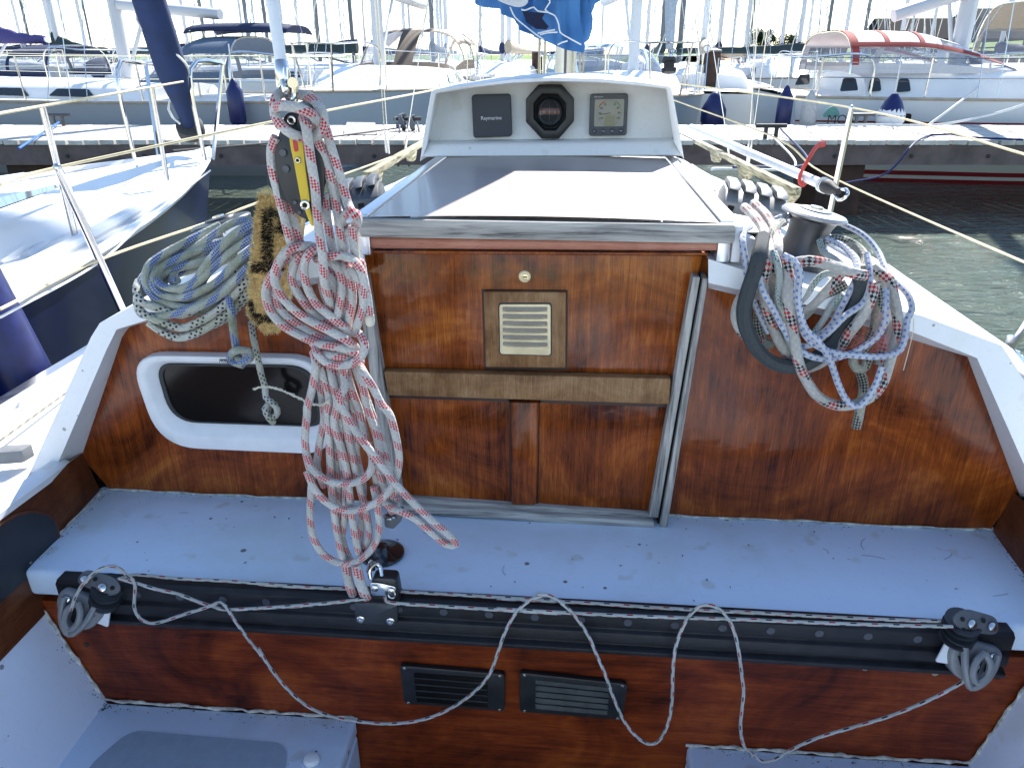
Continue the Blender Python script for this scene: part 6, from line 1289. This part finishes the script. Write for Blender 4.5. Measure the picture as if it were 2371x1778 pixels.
# ================================================================== trees, hedges, buildings on the banks
LEAF = [plain('leaf_dark', (.014, .032, .01), .9, var=.4, scale=2), plain('leaf_mid', (.018, .04, .011), .9, var=.4, scale=2)]
BARK = plain('bark', (.09, .07, .05), .9, var=.3)
def tree(x, y, z, h, wd, label, kind=0, pop=False, group=None):
    e = empty('tree', (x, y, z), label, 'tree', group); b = B()
    b.tube([(x, y, z - .2), (x + .05 * h * .2, y, z + h * .35), (x, y, z + h * .75)], lambda t: h * .03 * (1 - .8 * t), 8)
    for i in range(5):
        a = rnd.random() * 6.28; b.tube([(x, y, z + h * (.28 + .08 * i)), (x + math.cos(a) * wd * .28, y + math.sin(a) * wd * .28, z + h * (.5 + .08 * i))], lambda t: h * .012 * (1 - .7 * t), 5)
    b.build('trunk', BARK, e); b = B(); cl = []
    for i in range(56):
        a = rnd.random() * 6.28; u = rnd.uniform(-1, 1); rr_ = rnd.random() ** .4
        f = math.sqrt(1 - u * u); cl.append((Vector((x + math.cos(a) * f * rr_ * wd / 2, y + math.sin(a) * f * rr_ * wd / 2, z + h * (.6 + .36 * u * rr_))), wd * (.12 if not pop else .2) * rnd.uniform(.6, 1.3)))
    for c, r in cl:
        for i in range(46):
            d = Vector((rnd.gauss(0, 1), rnd.gauss(0, 1), rnd.gauss(0, .8))).normalized() * r * rnd.random() ** .5; p = c + d; s = h * rnd.uniform(.026, .05)
            n_ = Vector((rnd.gauss(0, 1), rnd.gauss(0, 1), rnd.gauss(.5, 1))).normalized(); u_ = n_.orthogonal().normalized() * s; v_ = n_.cross(u_) * rnd.uniform(.5, .9); b.poly([p - u_, p + v_, p + u_, p - v_])
    b.build('crown', LEAF[kind], e)
def tree_px(px, top, Y, wpx, zb, label, kind=0, group=None):
    zb = 1.6 if zb < 3.9 else 2.6; Y = Y * (2 if Y < 150 else 1.5)
    q = U(px, top, Y=Y); tree(q.x, Y, zb, q.z - zb, wpx * Y / 1726 / .93, label, kind, group=group)
tree_px(1765, 62, 75, 50, 3.5, 'tall rounded tree on the bank beyond the right guard wire'); tree_px(1825, 80, 78, 58, 3.8, 'broad tree right of the tall rounded tree on the bank', 1)
tree_px(1888, 90, 80, 54, 4, 'small tree just left of the red trimmed canopy'); tree_px(2108, 63, 84, 26, 4, 'treetop showing above the red canopy roof', 1); tree_px(2268, 38, 70, 54, 3.5, 'large dark tree right of the silver mast of the red trimmed yacht')
tree_px(1548, 118, 90, 60, .5, 'bush of pale green leaves left of the mooring posts', 1); tree_px(1590, 112, 96, 50, .5, 'bush right behind the furled blue mast at the right', 1); tree_px(1735, 112, 88, 40, 3.6, 'low bush left of the tall rounded tree', 1)
tree_px(2210, 62, 76, 40, 3.6, 'tree half hidden by the silver mast', 1); tree_px(1690, 118, 92, 50, 3, 'low bush behind the tan boom cover', 0)
tree_px(340, 112, 110, 55, 1.2, 'green tree on the left shore beside the grey mast', 1); tree_px(275, 130, 118, 50, 1.2, 'low tree on the left shore left of the grey mast', 1); tree_px(770, 128, 130, 30, 1.2, 'single conical tree on the shore behind the grey hulled yacht', 1)
for i in range(12):
    px = 1085 + i * 24 + rnd.uniform(-6, 6); tree_px(px, 122 + rnd.uniform(-4, 3), 170, 34, 1.4, 'one of the hazy trees on the far shore behind the instrument pod', i % 2, 'hazy trees on the far shore')
SHED = plain('shed_dark', (.03, .033, .035), .8); RF = plain('roof_dark', (.025, .025, .028), .9, spec=.1)
def shed(px, py, Y, w_, h, label):
    q = U(px, py, Y=Y); z0 = 2.6; e = empty('shed', (q.x, Y, z0), label, 'building'); x = q.x; zt = q.z
    b = B(); b.box((x - w_ / 2, Y, z0 - .4), (x + w_ / 2, Y + 6, zt - .3)); b.build('wall', SHED, e); b = B(); b.prism([(x - w_ / 2 - .4, Y - .5, zt - .3), (x - w_ / 2 - .4, Y + 3, zt + h), (x - w_ / 2 - .4, Y + 6.5, zt - .3)], (w_ + .8, 0, 0)); b.build('roof', RF, e)
    for i in range(4):
        b = B(); xx = x - w_ * .4 + i * w_ * .25; b.box((xx, Y - .04, zt - 1.5), (xx + .9, Y - .005, zt - .7)); b.build('window', WIN, e)
shed(2330, 82, 82, 22, 1.6, 'long dark low building on the bank at right'); shed(2380, 40, 92, 10, 1.0, 'taller dark building behind the long low one at right')
b = B(); F0 = []
FN = empty('fence', (40, 66, 3), 'dark post and rail fence along the grass bank at right', 'fence')
zf = lambda x: 3.0
pts = [(16 + i * 3.0, 66.0) for i in range(24)]
for x, y in pts:
    b = B(); zk = min(.72, .36 + max(0, x - 16) * .012) * 3.0; b.box((x - .06, y - .06, zk - .4), (x + .06, y + .06, zk + 1.1)); b.build('post', SHED, FN)
for z in (.45, .95):
    b = B(); b.grid([[(x, 65.9, min(.72, .36 + max(0, x - 16) * .012) * 3.0 + z + dz) for dz in (0, .1)] for x in [16 + 3 * i for i in range(24)]]); b.build('rail', SHED, FN, thick=.05)

for o in scene.objects:
    if '_o' in o: del o['_o']
